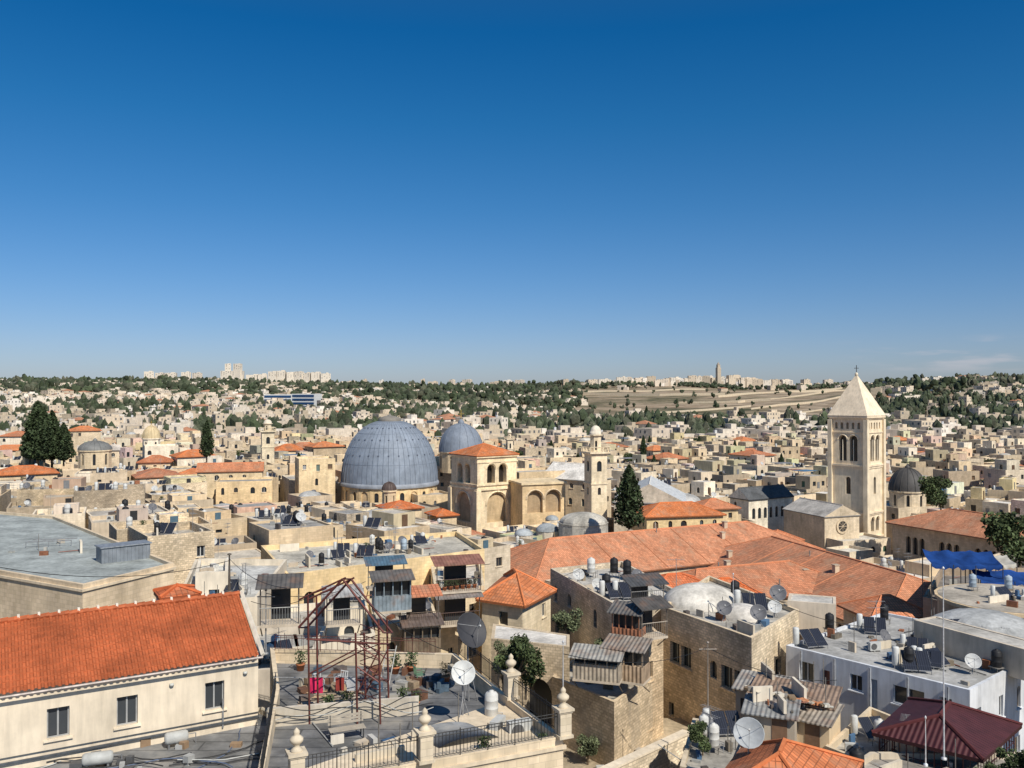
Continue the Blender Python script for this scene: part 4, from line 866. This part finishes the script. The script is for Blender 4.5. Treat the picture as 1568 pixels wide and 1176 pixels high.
wall(mb,q[0],q[1],4,zt_,[(1,4.2,zt_-4-5.5,zt_-4-1.2,1,'stone',(.3,.23,.15),.8),(4.8,8,zt_-4-5.5,zt_-4-1.2,1,'stone',(.3,.23,.15),.8)],'stone',(.58,.45,.28))
for i in (1,2,3): wall(mb,q[i],q[(i+1)%4],4,zt_,[],'stone',(.58,.45,.28))
band(mb,q,zt_,.4,.3,'stone',(.60,.50,.34)); archring(mb,q[0],q[1],zt_-2.8,2.6,1.8,.16,'stone',(.6,.5,.36)); archring(mb,q[0],q[1],zt_-2.8,6.4,1.8,.16,'stone',(.6,.5,.36)); mb.build('church_facade'); HERO.append(q)
bldg('church_chapel',ybox(795,186,11,9,25),zv(722,188),2,(.56,.45,.30),seed=41,arch=1,dens=.8)
bldg('church_wing',ybox(640,190,8,8,25),zv(757,192),2,(.56,.45,.30),seed=42,arch=1,dens=.7)
domed('turret_with_dome',596,752,738,790,172,11,(.10,.07,.06),(.6,.5,.34),10,nw=6)
bldg('house_with_orange_roof',ybox(596,164,6.5,6,28),zv(779,165),2,(.6,.5,.35),roof='hip',rise=1.1,orange=(.52,.15,.05),seed=8)
bldg('house_with_orange_roof',ybox(670,168,4,5,28),zv(790,168),2,(.56,.46,.32),roof='hip',rise=1.0,orange=(.5,.15,.05),seed=9)
def minaret(name,u,vt,vbal,vb,d,wpx,col,yaw=20):
    mb=MB(); w=wpx/F*d/1.15; x,y=pt(u,d); t=math.radians(yaw); zb=zv(vb,d); zbal=zv(vbal,d); zt_=zv(vt,d)
    q=[(x+w/2*(a*math.cos(t)-b*math.sin(t)),y+w/2*(a*math.sin(t)+b*math.cos(t))) for a,b in ((-1,-1),(1,-1),(1,1),(-1,1))]
    hh=zbal-zb
    for i in range(4): wall(mb,q[i],q[(i+1)%4],zb-6,zbal,[(w*.35,w*.65,hh+6-3.6,hh+6-1.6,1,'glass'),(w*.4,w*.6,hh+6-8,hh+6-6.6,1,'glass')],'stone',col)
    band(mb,q,zbal-.5,.3,.2,'stone',col); band(mb,q,zbal-.2,.3,.5,'stone',col); band(mb,q,zb+hh*.45,.25,.15,'stone',col)
    pg=offset(q,.4)
    for i in range(4):
        for k in range(6): s=lerp(pg[i],pg[(i+1)%4],k/6); box(mb,(s[0],s[1],zbal+.1),.12,.12,.9,t,'stone',col)
        beam(mb,(*pg[i],zbal+1),(*pg[(i+1)%4],zbal+1),.09,'stone',col,4)
    hu=zt_-zbal; r=w*.33
    pp=[(x+r*math.cos(2*math.pi*(i+.5)/8),y+r*math.sin(2*math.pi*(i+.5)/8)) for i in range(8)]; L=math.hypot(pp[0][0]-pp[1][0],pp[0][1]-pp[1][1])
    for i in range(8): wall(mb,pp[i],pp[(i+1)%8],zbal+.1,zbal+hu*.6,[(L*.25,L*.75,.3,hu*.4,1,'glass')] if i%2 else [],'stone',col)
    band(mb,pp,zbal+hu*.6,.2,.3,'stone',col); lathe(mb,(x,y,zbal+hu*.6+.2),[(r*1.02,0),(r*1.02,hu*.08)]+domeprof(r,hu*.25,6,hu*.08),14,'plaster',(.6,.56,.48)); beam(mb,(x,y,zt_-.4),(x,y,zt_+.9),.06,'metal',(.2,.2,.15),4)
    mb.build(name); HERO.append(q)
minaret('stone_minaret',912,650,692,780,168,30,(.64,.56,.42)); minaret('stone_minaret',410,642,660,705,255,21,(.60,.53,.4)); minaret('stone_minaret',780,657,672,700,330,10,(.6,.52,.4))
def gabled(name,q,zt,zb,rise,rc,wc,m='flat_roof',ops=None,dens=.6,seed=1):
    mb=bldg(name,q,zt,zb,wc,roof='none',seed=seed,dens=dens,wins=ops,build=False,arch=.9); hiproof(mb,q,zt,rise,0,.3,rc,m,wc); mb.build(name)
gabled('white_roofed_hall',ybox(830,192,12,9,-38),zv(728,196),0,3.0,(.70,.67,.62),(.55,.47,.35))
gabled('metal_roofed_market_hall',ybox(940,164,13,16,-10),zv(768,164),0,3.4,(.58,.59,.58),(.48,.44,.37),'sheet_metal')
gabled('long_white_building',ybox(1146,186,13,5.5,30),zv(765,186),0,2.2,(.09,.095,.10),(.66,.62,.53),ops={0:[(1+i*1.7,1.9+i*1.7,zv(765,186)-4.2,zv(765,186)-1.9,1,'glass') for i in range(7)]})
bldg('house_with_orange_roof',ybox(990,150,14,8,12),zv(790,151),0,(.60,.48,.28),roof='hip',rise=1.8,orange=(.52,.17,.06),seed=11,dens=.9,arch=1)
bldg('house_with_orange_roof',ybox(1075,160,7,6,12),zv(778,161),0,(.58,.47,.3),roof='hip',rise=1.4,orange=(.50,.2,.1),seed=12)
bldg('house_with_orange_roof',ybox(1180,135,5,5,12),zv(828,135),0,(.58,.47,.3),roof='hip',rise=1.2,orange=(.5,.2,.1),seed=13)
for u,v,d,rp in ((802,818,148,14),(838,812,152,17),(845,795,165,10)):
    r=rp/F*d; x,y=pt(u,d); mb=MB(); n=10; pp=[(x+r*1.0*math.cos(2*math.pi*i/n),y+r*math.sin(2*math.pi*i/n)) for i in range(n)]
    for i in range(n): wall(mb,pp[i],pp[(i+1)%n],2,zv(v,d),[],'stone',(.5,.46,.4))
    lathe(mb,(x,y,zv(v,d)),domeprof(r*1.03,r*.65,7),20,'flat_roof',(.34,.37,.39)); mb.build('grey_dome_roof')
mb=MB(); x,y=pt(893,150); lathe(mb,(x,y,zv(802,150)),[(4.2,-6),(4.2,0),(4.3,.3)]+domeprof(4.1,1.7,8,.3),12,'flat_roof',(.46,.44,.39),False); mb.build('ribbed_dome_roof')
gabled('long_white_building',ybox(120,235,10,5,25),zv(690,236),0,1.2,(.5,.45,.4),(.55,.47,.36))
domed('grey_domed_church',146,690,675,716,228,24,(.18,.18,.17),(.58,.49,.35),16); domed('gold_topped_church',232,672,652,700,262,13,(.50,.42,.27),(.70,.64,.54),10,'plaster',cross=1.5)
bldg('church_hall',ybox(222,252,9,8,25),zv(682,255),0,(.68,.62,.52),seed=3,arch=1)
bldg('pilastered_stone_building',ybox(331,186,11.5,9,14),zv(737,187),0,(.64,.50,.31),seed=7,arch=1,dens=1)
gabled('stone_hall',ybox(302,196,14,7,14),zv(722,197),0,1.6,(.5,.2,.1),(.6,.5,.34),'tile')
bldg('tall_stone_building',ybox(458,196,8,8,20),zv(702,198),0,(.64,.52,.34),seed=17,dens=.7)
for u,v,d,la,lb in ((-10,728,200,13,9),(0,668,320,10,8),(105,660,330,11,8),(212,708,235,8,6),(272,700,240,10,7),(-20,690,300,14,8),(1440,775,230,10,8),(1000,690,330,9,7),(640,705,300,7,6),(1460,740,260,9,8)):
    bldg('house_with_orange_roof',ybox(u,d,la,lb,R.uniform(5,35)),zv(v,d),0,roof='hip',rise=1.6,orange=R.choice(ORANGE),dens=.6)
for u,vb,vt,d,k,t_ in ((58,708,618,232,1.25,0),(80,708,632,236,1.2,0),(98,708,650,233,1.2,0),(46,705,650,240,1.1,0),(68,708,628,230,1.1,1),(317,702,646,215,1.15,1),(963,812,716,139,1.15,0),(1275,738,700,230,.8,1),(990,640,622,900,1.2,1),(985,700,668,300,1,1)):
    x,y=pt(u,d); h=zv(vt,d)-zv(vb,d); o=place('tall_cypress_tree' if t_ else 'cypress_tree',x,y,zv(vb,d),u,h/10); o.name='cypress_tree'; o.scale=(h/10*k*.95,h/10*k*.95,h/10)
# ================================================================ infill old city houses
LIM=[(515,690,195,765),(685,800,170,798),(888,936,165,782),(1232,1385,168,850),(1360,1425,186,778),(1362,1565,128,858),(770,1440,96,905),(925,1068,162,776),(980,1125,148,802),(1095,1240,185,786),(925,1000,140,810),(35,112,230,706),(300,336,214,702),(395,425,252,705),(205,262,255,700),(120,172,226,712),(815,908,190,745),(770,890,144,822),(330,420,184,775),(450,530,194,748),(672,742,225,718),(590,605,170,785),(1180,1300,150,835),(-40,120,196,728),(740,2000,64,960)]
def profl(u,d):
    l=np.interp(d,[60,100,150,230,450],[14.5,16.6,18.8,21.3,24.5]); r=np.interp(d,[60,80,100,130,160,200,450],[20,20,20.5,22.5,23.5,24.5,25])
    t=min(1,max(0,(u-620)/180)); return l*(1-t)+r*t
rg=random.Random(5); cnt=0
ca,sa=math.cos(math.radians(27)),math.sin(math.radians(27)); S=8.9
for gi in range(-70,90):
    for gj in range(-50,75):
        x=gi*S*ca-gj*S*sa+rg.uniform(-2.2,2.2); y=gi*S*sa+gj*S*ca+rg.uniform(-2.2,2.2)
        rv=[rg.random() for _ in range(6)]
        if y<62 or y>440 or abs(x)>.64*y+6: continue
        if rv[0]<.05: continue
        la=S*(.65+.75*rv[1]); lb=S*(.65+.6*rv[2]); yaw=27+36*noise.noise(Vector((x*.012,y*.012,0)))+rg.uniform(-8,8)
        t=math.radians(yaw)
        q=[(x+la/2*a_*math.cos(t)-lb/2*b_*math.sin(t),y+la/2*a_*math.sin(t)+lb/2*b_*math.cos(t)) for a_,b_ in ((-1,-1),(1,-1),(1,1),(-1,1))]
        if any(inside(p,hq) for hq in HERO for p in q+[(x,y)]): continue
        if any(inside(hp,q) for hq in HERO for hp in hq): continue
        us=[784+F*p[0]/p[1] for p in q]; u0,u1=min(us),max(us); dn=min(p[1] for p in q)
        if dn<60: continue
        u=784+F*x/y; rf=rg.random()
        orange=rf<(.05 if y>130 else .02)
        drop=profl(u,y)+rg.uniform(-2.8,2.4)-(1.8 if rv[3]<.10 else 0); lim=False
        for a0,a1,dm,vl in LIM:
            if u1>a0 and u0<a1 and dn<dm: drop=max(drop,(vl-600)/F*(dn+ (la+lb)*.35)+(1.6 if orange else .6)+rg.uniform(0,.8)); lim=True
        z=H-drop; g_=H-34 if y>150 else H-32
        if z<g_+2: continue
        tint=rg.uniform(.72,1.08); bc=rg.choice(CREAM); bc=tuple(c_*tint for c_ in bc)
        if orange:
            bldg('house_with_orange_roof',q,z,g_,bc,roof='hip',rise=rg.uniform(1.2,2),dens=.55,rows=2,hero=False,skipback=True,fr=y<120,seed=rg.random())
        else:
            par=rg.uniform(.2,.9)
            mt='stone' if rv[4]<.45 else ('old_stone' if rv[4]<.65 else 'plaster')
            mb=bldg('stone_house',q,z,g_,bc,roof='flat',par=par,dens=rg.uniform(.3,.85),rows=3 if y<200 else 2,hero=False,skipback=True,fr=y<120,seed=rg.random(),mat=mt,build=False)
            if rv[5]<.55:
                w_=rg.uniform(.3,.6)*la; d_=rg.uniform(.3,.6)*lb; hx=x+rg.uniform(-.2,.2)*la; hy=y+rg.uniform(-.05,.25)*lb; hh=rg.uniform(2.3,3.6)
                uq=[(hx+w_/2*a_*math.cos(t)-d_/2*b_*math.sin(t),hy+w_/2*a_*math.sin(t)+d_/2*b_*math.cos(t)) for a_,b_ in ((-1,-1),(1,-1),(1,1),(-1,1))]
                uc=tuple(c_*rg.uniform(.85,1.1) for c_ in bc) if rg.random()<.6 else rg.choice(CREAM)
                if lim: hh=min(hh,1.6)
                bldg('x',uq,z-par+hh,z-par,uc,mat=mt if rg.random()<.6 else 'plaster',par=rg.uniform(.08,.3),dens=.8,rows=1,hero=False,skipback=True,fr=y<120,seed=rg.random(),mb=mb,build=False)
                if y<260:
                    fx,fy=lerp(uq[0],uq[1],.5); box(mb,(fx+.03*math.sin(t),fy-.03*math.cos(t),z-par),.8,.1,min(1.9,hh-.2),t,'paint',rg.choice([(.08,.14,.18),(.12,.07,.04),(.03,.03,.03),(.2,.2,.2)]))
            elif rv[5]<.64: lathe(mb,(x,y,z-par-.05),domeprof(min(la,lb)*.36,min(la,lb)*.2,6),14,'flat_roof',rg.choice([(.56,.53,.46),(.40,.40,.39),(.48,.45,.40)]))
            elif rv[5]<.73 and not lim:
                w_=la*.4; box(mb,(x,y,z+1.5),w_*1.4,w_,.08,t,'corrugated',rg.choice([(.1,.22,.34),(.3,.3,.3),(.5,.5,.5),(.4,.2,.12)]))
                for a_ in (-1,1):
                    for b_ in (-1,1): beam(mb,(x+a_*w_*.55,y+b_*w_*.4,z-.9),(x+a_*w_*.55,y+b_*w_*.4,z+1.6),.05,'metal',(.2,.2,.2),4)
            if y<300: junk(mb,q,z-par,rg.randint(5,12) if y<180 else rg.randint(2,6),rg,1.2)
            mb.build('stone_house')
            n=rg.choice([2,3,3,4]) if y<160 else rg.choice([1,2,2,3]); 
            if y>300: n=rg.choice([0,1,1,2])
            clutter(q,z-par,n+(2 if y<150 and u<760 else 0),rg,sc=.9)
        cnt+=1
print('infill',cnt)
for i in range(210):
    y=rg.uniform(150,440)**1.0; y=max(y,rg.uniform(150,440)); x=rg.uniform(-.6,.6)*y; u=784+F*x/y
    if any(inside((x,y),hq) for hq in HERO): continue
    if any(a0-14<u<a1+14 and y<dm for a0,a1,dm,vl in LIM): continue
    place(rg.choice(['leafy_tree','olive_tree','leafy_tree','leafy_tree','tall_cypress_tree']),x,y,H-profl(u,y)-4.6,rg.uniform(0,6),rg.uniform(.55,1.1))
# ================================================================ distant city
def far_house(mb,x,y,w,dp,h,yaw,col,zg,win,rows,orange=False):
    box(mb,(x,y,zg-6),w,dp,h+6,yaw,'plaster',col)
    t=yaw; top=zg+h
    if not orange:
        box(mb,(x+.2*w*math.cos(t),y,top),w*rg.uniform(.2,.5),dp*.4,rg.uniform(1,3),yaw,'plaster',tuple(c*.95 for c in col))
        box(mb,(x,y,top-.02),w*.9,dp*.9,.06,yaw,'plaster',tuple(c*.8 for c in col))
    else:
        q=[(x+(w+.8)/2*a_*math.cos(t)-(dp+.8)/2*b_*math.sin(t),y+(w+.8)/2*a_*math.sin(t)+(dp+.8)/2*b_*math.cos(t)) for a_,b_ in ((-1,-1),(1,-1),(1,1),(-1,1))]
        for i in range(4): mb.face([(*q[i],top+.02),(*q[(i+1)%4],top+.02),(x,y,top+2.2)],'plaster',(.36,.18,.11))
    if rg.random()<.5: box(mb,(x-.25*w*math.cos(t),y,top),1.2,1.2,1.6,yaw,'paint',rg.choice([(.6,.6,.6),(.06,.06,.06),(.06,.06,.06)]))
    if rg.random()<.3: box(mb,(x+w*.5*math.cos(t),y+w*.5*math.sin(t)-1,zg-6),w*.6,dp*.8,h*.65+6,yaw,'plaster',tuple(c*1.04 for c in col))
    for side in (0,1,2):
        if side==0: L=w; nx,ny=math.sin(t),-math.cos(t); tx,ty=math.cos(t),math.sin(t); off=dp/2
        elif side==1: L=dp; nx,ny=-math.cos(t),-math.sin(t); tx,ty=math.sin(t),-math.cos(t); off=w/2
        else: L=dp; nx,ny=math.cos(t),math.sin(t); tx,ty=-math.sin(t),math.cos(t); off=w/2
        if ny>.3: continue
        n=max(1,int(L/win)); 
        for r_ in range(rows):
            zz=top-1.0-r_*3.1
            if zz-1.6<zg: break
            for i in range(n):
                if rg.random()<.4: continue
                s=(i+.5)*L/n-L/2; ww=rg.uniform(.4,.75)*(win/3); o=off+.03
                px,py=x+nx*o+tx*s,y+ny*o+ty*s
                mb.face([(px-tx*ww,py-ty*ww,zz-1.5),(px+tx*ww,py+ty*ww,zz-1.5),(px+tx*ww,py+ty*ww,zz),(px-tx*ww,py-ty*ww,zz)],'paint',rg.choice([(.11,.115,.12),(.16,.16,.16),(.22,.2,.17)]))  # panes lightened: distance haze is painted into the window colour
FC=[(.53,.46,.37),(.59,.53,.45),(.62,.58,.51),(.48,.42,.33),(.55,.48,.38),(.67,.64,.59),(.58,.52,.44),(.44,.38,.30)]
def dryzone(u,d): return (890<u<1340 and 820<d<2450) 
mbs={}
def M_(k):
    if k not in mbs: mbs[k]=MB()
    return mbs[k]
for i in range(3200):
    y=430*(1150/430)**(rg.random()**.9); x=rg.uniform(-.63,.63)*y; u=784+F*x/y
    if noise.noise(Vector((x*.006,y*.006,5)))>.18 and y>550: continue
    if dryzone(u,y): continue
    if u>1330 and y>650 and rg.random()<.66: continue
    zg=ground(x,y); w=rg.uniform(7,17); h=rg.uniform(5,10.5) if rg.random()<.92 else rg.uniform(11,16)
    tt=rg.uniform(.80,1.05)
    far_house(M_('a%d'%int(y/250)),x,y,w,rg.uniform(8,13),h,math.radians(27+60*noise.noise(Vector((x*.004,y*.004,1))))+rg.uniform(-.3,.3),tuple(c_*tt for c_ in rg.choice(FC)),zg,3.0,2,rg.random()<.045)
for i in range(2600):
    y=1100*(2650/1100)**rg.random(); x=rg.uniform(-.62,.62)*y; u=784+F*x/y
    k=noise.noise(Vector((x*.0035,y*.0035,9)))
    if k>.06: continue
    if dryzone(u,y) and (rg.random()<.97 or y<1800): continue
    if u>1330 and rg.random()<.6: continue
    if 480<u<900 and y>1700 and rg.random()<.8: continue
    zg=ground(x,y); w=rg.uniform(11,26); far_house(M_('b%d'%int(y/500)),x,y,w,rg.uniform(10,15),rg.uniform(6,13),rg.uniform(-.7,.9),rg.choice(FC),zg,3.6,3,rg.random()<.04)
def slab(u,vt,vb,d,wpx,yaw=0,col=(.62,.57,.50),win=4,rows=7):
    x,y=pt(u,d); z0=zv(vb,d); far_house(M_('ridge'),x,y,wpx/F*d,16,zv(vt,d)-z0,yaw,col,z0,win,rows)
for u,vt,vb,w in ((349,557,590,9),(364,557,590,11),(356,568,592,34),(228,569,592,14),(245,571,592,12),(262,571,592,16),(285,570,592,14),(302,571,592,12),(332,579,594,24),(388,574,592,22),(402,573,594,14),(418,569,595,13),(431,568,595,12),(445,570,596,13),(458,569,596,12),(470,571,596,12),(484,570,597,15),(498,572,598,15),(408,584,602,30),(450,586,603,34),(375,590,608,30)): slab(u,vt,vb,2480,w,R.uniform(-.2,.4),(.60,.56,.49),6,5)
for u in range(898,1212,9):
    vt=584-(7*math.exp(-((u-1100)/90)**2))-(3 if 950<u<1000 else 0)+R.uniform(-3,3)
    if R.random()<.9: slab(u,vt,603,2480,R.uniform(9,20),R.uniform(-.3,.4),R.choice(FC),6,3)
for i in range(70): u=R.uniform(0,1568); slab(u,584+R.uniform(-3,3),597,2480,R.uniform(6,16),R.uniform(-.4,.4),R.choice(FC),6,3)
for i in range(50): u=R.uniform(0,520); v_=R.uniform(590,622); slab(u,v_-R.uniform(6,11),v_+4,1900-(v_-590)*22,R.uniform(16,40),R.uniform(-.3,.4),R.choice(FC),5,4)
mb=M_('ridge'); x,y=pt(1100,2470); zr=zv(563,2470); box(mb,(x,y,H),11,11,zr-H,.3,'plaster',(.42,.37,.30)); box(mb,(x,y,zr),8,8,8,.3,'plaster',(.42,.37,.3)); lathe(mb,(x,y,zr+8),[(5,0),(3,4),(.1,8)],8,'plaster',(.28,.25,.22))
for u,vt,vb,w in ((1395,606,622,50),(1378,603,612,28),(1405,614,630,62),(1412,624,640,56),(1385,622,642,40),(1290,640,655,40),(1440,690,705,60)): slab(u,vt,vb,1180-(vt-600)*6,w,.15,(.62,.58,.51),4,4)
for k,m_ in mbs.items(): m_.build('distant_city_houses')
mb=MB()
for u,vt,w,ya in ((428,604,42,.05),(470,603,38,-.25)):
    x,y=pt(u,1000); z1=zv(vt,1000); ww=w/F*1000; box(mb,(x,y,z1-24),ww,18,24,ya,'paint',(.66,.66,.63))
    for k in range(5): box(mb,(x+.5*math.sin(ya),y-.5,z1-3.4-k*4.2),ww*.95,18,2.3,ya,'glass',(.012,.05,.13))
mb.build('glass_office_building')
# ================================================================ distant trees
ico=[(0,0,1)]+[(math.cos(i*1.2566)*.89,math.sin(i*1.2566)*.89,.45) for i in range(5)]+[(math.cos((i+.5)*1.2566)*.89,math.sin((i+.5)*1.2566)*.89,-.45) for i in range(5)]+[(0,0,-1)]
icf=[(0,1+i,1+(i+1)%5) for i in range(5)]+[(1+i,6+i,1+(i+1)%5) for i in range(5)]+[(1+(i+1)%5,6+i,6+(i+1)%5) for i in range(5)]+[(6+i,11,6+(i+1)%5) for i in range(5)]
mb=MB()
def ftree(x,y,r,h,col):
    z=ground(x,y)
    for k in range(3):
        ox,oy,oz=rg.uniform(-.7,.7)*r,rg.uniform(-.7,.7)*r,rg.uniform(.1,.7)*h; q=rg.uniform(.5,.85); s=rg.uniform(.6,1.5)
        mb.add([(x+ox+a_*r*q*rg.uniform(.7,1.25),y+oy+b_*r*q*rg.uniform(.7,1.25),z+oz+(c_+.6)*h*.42*rg.uniform(.75,1.2)) for a_,b_,c_ in ico],icf,'leaf',(col[0]*s,col[1]*s,col[2]*s))
TC=[(.050,.064,.032),(.065,.076,.044),(.042,.054,.028),(.080,.082,.052)]  # distant tree greens, paler and browner with aerial haze mixed into the colour
for i in range(11500):
    y=480*(2500/480)**(rg.random()**.7); x=rg.uniform(-.63,.63)*y; u=784+F*x/y; k=noise.noise(Vector((x*.0035,y*.0035,9))); k2=noise.noise(Vector((x*.006,y*.006,5)))
    dz=dryzone(u,y)
    if dz and (rg.random()<.86 or noise.noise(Vector((x*.01,y*.01,2)))<-.05): continue
    if y<1100:
        if k2<.08 and rg.random()<(.62 if u<1330 else .5): continue
    else:
        if k<-.05 and rg.random()<.45: continue
        if u>1330 and noise.noise(Vector((x*.008,y*.008,4)))<0: continue
    r_=rg.uniform(2.5,5)*(1+ (y>1300)*.6); 
    if dz: r_*=.6
    ftree(x,y,r_,r_*rg.uniform(1.4,2.4)+(2.5 if y<1100 and not dz else 0),rg.choice(TC))
for i in range(1900):
    y=rg.uniform(2300,2460 if rg.random()<.5 else 2640); x=rg.uniform(-.62,.62)*y; u=784+F*x/y
    if 200<u<520 and rg.random()<.75: continue
    if noise.noise(Vector((x*.006,y*.006,8)))<-.15: continue
    ftree(x,y,rg.uniform(4,9),rg.uniform(5,12),rg.choice(TC))
for i in range(700):
    y=rg.uniform(1500,1950); x=rg.uniform(.40,.64)*y
    if noise.noise(Vector((x*.008,y*.008,4)))<-.1: continue
    ftree(x,y,rg.uniform(3,6),rg.uniform(3,7),rg.choice(TC))
mb.build('distant_trees')
mb=MB()
for (u0,d0,u1,d1,hh) in ((880,1900,1010,1800,8),(1010,1800,1110,1780,6),(1100,1700,1290,1950,5),(1130,1500,1300,1750,3),(900,2100,1080,2150,5),(1040,1550,1180,1500,3),(1000,1250,1150,1300,2.5),(1150,1250,1290,1380,2.5),(1100,1100,1260,1150,2)):
    for k in range(24):
        p=lerp(pt(u0,d0),pt(u1,d1),k/24); q=lerp(pt(u0,d0),pt(u1,d1),(k+1)/24); z=ground(*p)+1; z2=ground(*q)+1
        mb.face([(*p,z-4),(*q,z2-4),(*q,z2+hh*.6),(*p,z+hh*.6)],'plaster',(.5,.44,.34)); mb.face([(*p,z+hh*.6),(*q,z2+hh*.6),(q[0],q[1]+3,z2+hh*.6),(p[0],p[1]+3,z+hh*.6)],'plaster',(.5,.44,.34))
mb.build('hillside_retaining_wall')
# ================================================================ light, sky, camera
el=math.radians(45); az=math.radians(146)
sv=Vector((math.sin(az)*math.cos(el),math.cos(az)*math.cos(el),math.sin(el)))
l=bpy.data.lights.new('sun','SUN'); l.energy=5.0; l.angle=math.radians(.5); l.color=(1,.94,.84); o=bpy.data.objects.new('sun',l); o.rotation_euler=sv.to_track_quat('Z','Y').to_euler(); o.location=(0,0,200); scene.collection.objects.link(o)
w=bpy.data.worlds.new('World'); scene.world=w; w.use_nodes=True; nt=w.node_tree; bg=nt.nodes['Background']
sk=nt.nodes.new('ShaderNodeTexSky'); sk.sky_type='NISHITA'; sk.sun_disc=False; sk.sun_elevation=el; sk.sun_rotation=az; sk.altitude=800; sk.air_density=1.0; sk.dust_density=.8; sk.ozone_density=2.0
tc_=nt.nodes.new('ShaderNodeTexCoord'); sx=nt.nodes.new('ShaderNodeSeparateXYZ'); nt.links.new(tc_.outputs['Generated'],sx.inputs[0])
rp=nt.nodes.new('ShaderNodeValToRGB'); e=rp.color_ramp.elements; e[0].position=0; e[0].color=(.66,.73,1.0,1); e[1].position=1; e[1].color=(.5,.8,1,1)
for p_,c_ in ((.05,(.60,.72,1.0)),(.12,(.44,.70,1.0)),(.2,(.27,.67,1.0)),(.29,(.13,.64,1.0)),(.38,(.045,.58,1.0)),(.6,(.35,.7,1.0))):
    n_=e.new(p_); n_.color=(*c_,1)
nt.links.new(sx.outputs[2],rp.inputs[0])
mx=nt.nodes.new('ShaderNodeVectorMath'); mx.operation='MULTIPLY'; nt.links.new(sk.outputs[0],mx.inputs[0]); nt.links.new(rp.outputs[0],mx.inputs[1])
mp=nt.nodes.new('ShaderNodeMapping'); mp.inputs['Scale'].default_value=(7,7,45); nt.links.new(tc_.outputs['Generated'],mp.inputs[0])
nz=nt.nodes.new('ShaderNodeTexNoise'); nz.inputs['Scale'].default_value=2; nz.inputs['Detail'].default_value=7; nt.links.new(mp.outputs[0],nz.inputs['Vector'])
def mr_(src,a,b,c,d):
    r=nt.nodes.new('ShaderNodeMapRange'); r.interpolation_type='SMOOTHSTEP'; r.inputs[1].default_value=a; r.inputs[2].default_value=b; r.inputs[3].default_value=c; r.inputs[4].default_value=d; nt.links.new(src,r.inputs[0]); return r.outputs[0]
def mm_(a,b):
    m=nt.nodes.new('ShaderNodeMath'); m.operation='MULTIPLY'; nt.links.new(a,m.inputs[0]); nt.links.new(b,m.inputs[1]); return m.outputs[0]
f=mm_(mm_(mr_(nz.outputs['Fac'],.48,.72,0,.45),mr_(sx.outputs[0],.33,.42,0,1)),mm_(mr_(sx.outputs[2],.015,.03,0,1),mr_(sx.outputs[2],.045,.06,1,0)))
mc=nt.nodes.new('ShaderNodeMix'); mc.data_type='RGBA'; nt.links.new(f,mc.inputs[0]); nt.links.new(mx.outputs[0],mc.inputs[6]); mc.inputs[7].default_value=(6.8,6.4,6.8,1)
nt.links.new(mc.outputs[2],bg.inputs[0]); bg.inputs[1].default_value=.09
cam=bpy.data.cameras.new('camera'); cam.sensor_width=36; cam.lens=36*F/1568; cam.clip_start=.5; cam.clip_end=30000
co=bpy.data.objects.new('camera',cam); co.location=(0,0,H); co.rotation_euler=(math.radians(90)+12/F,0,0); scene.collection.objects.link(co); scene.camera=co
scene.view_settings.view_transform='Standard'; scene.view_settings.look='None'; scene.view_settings.exposure=0
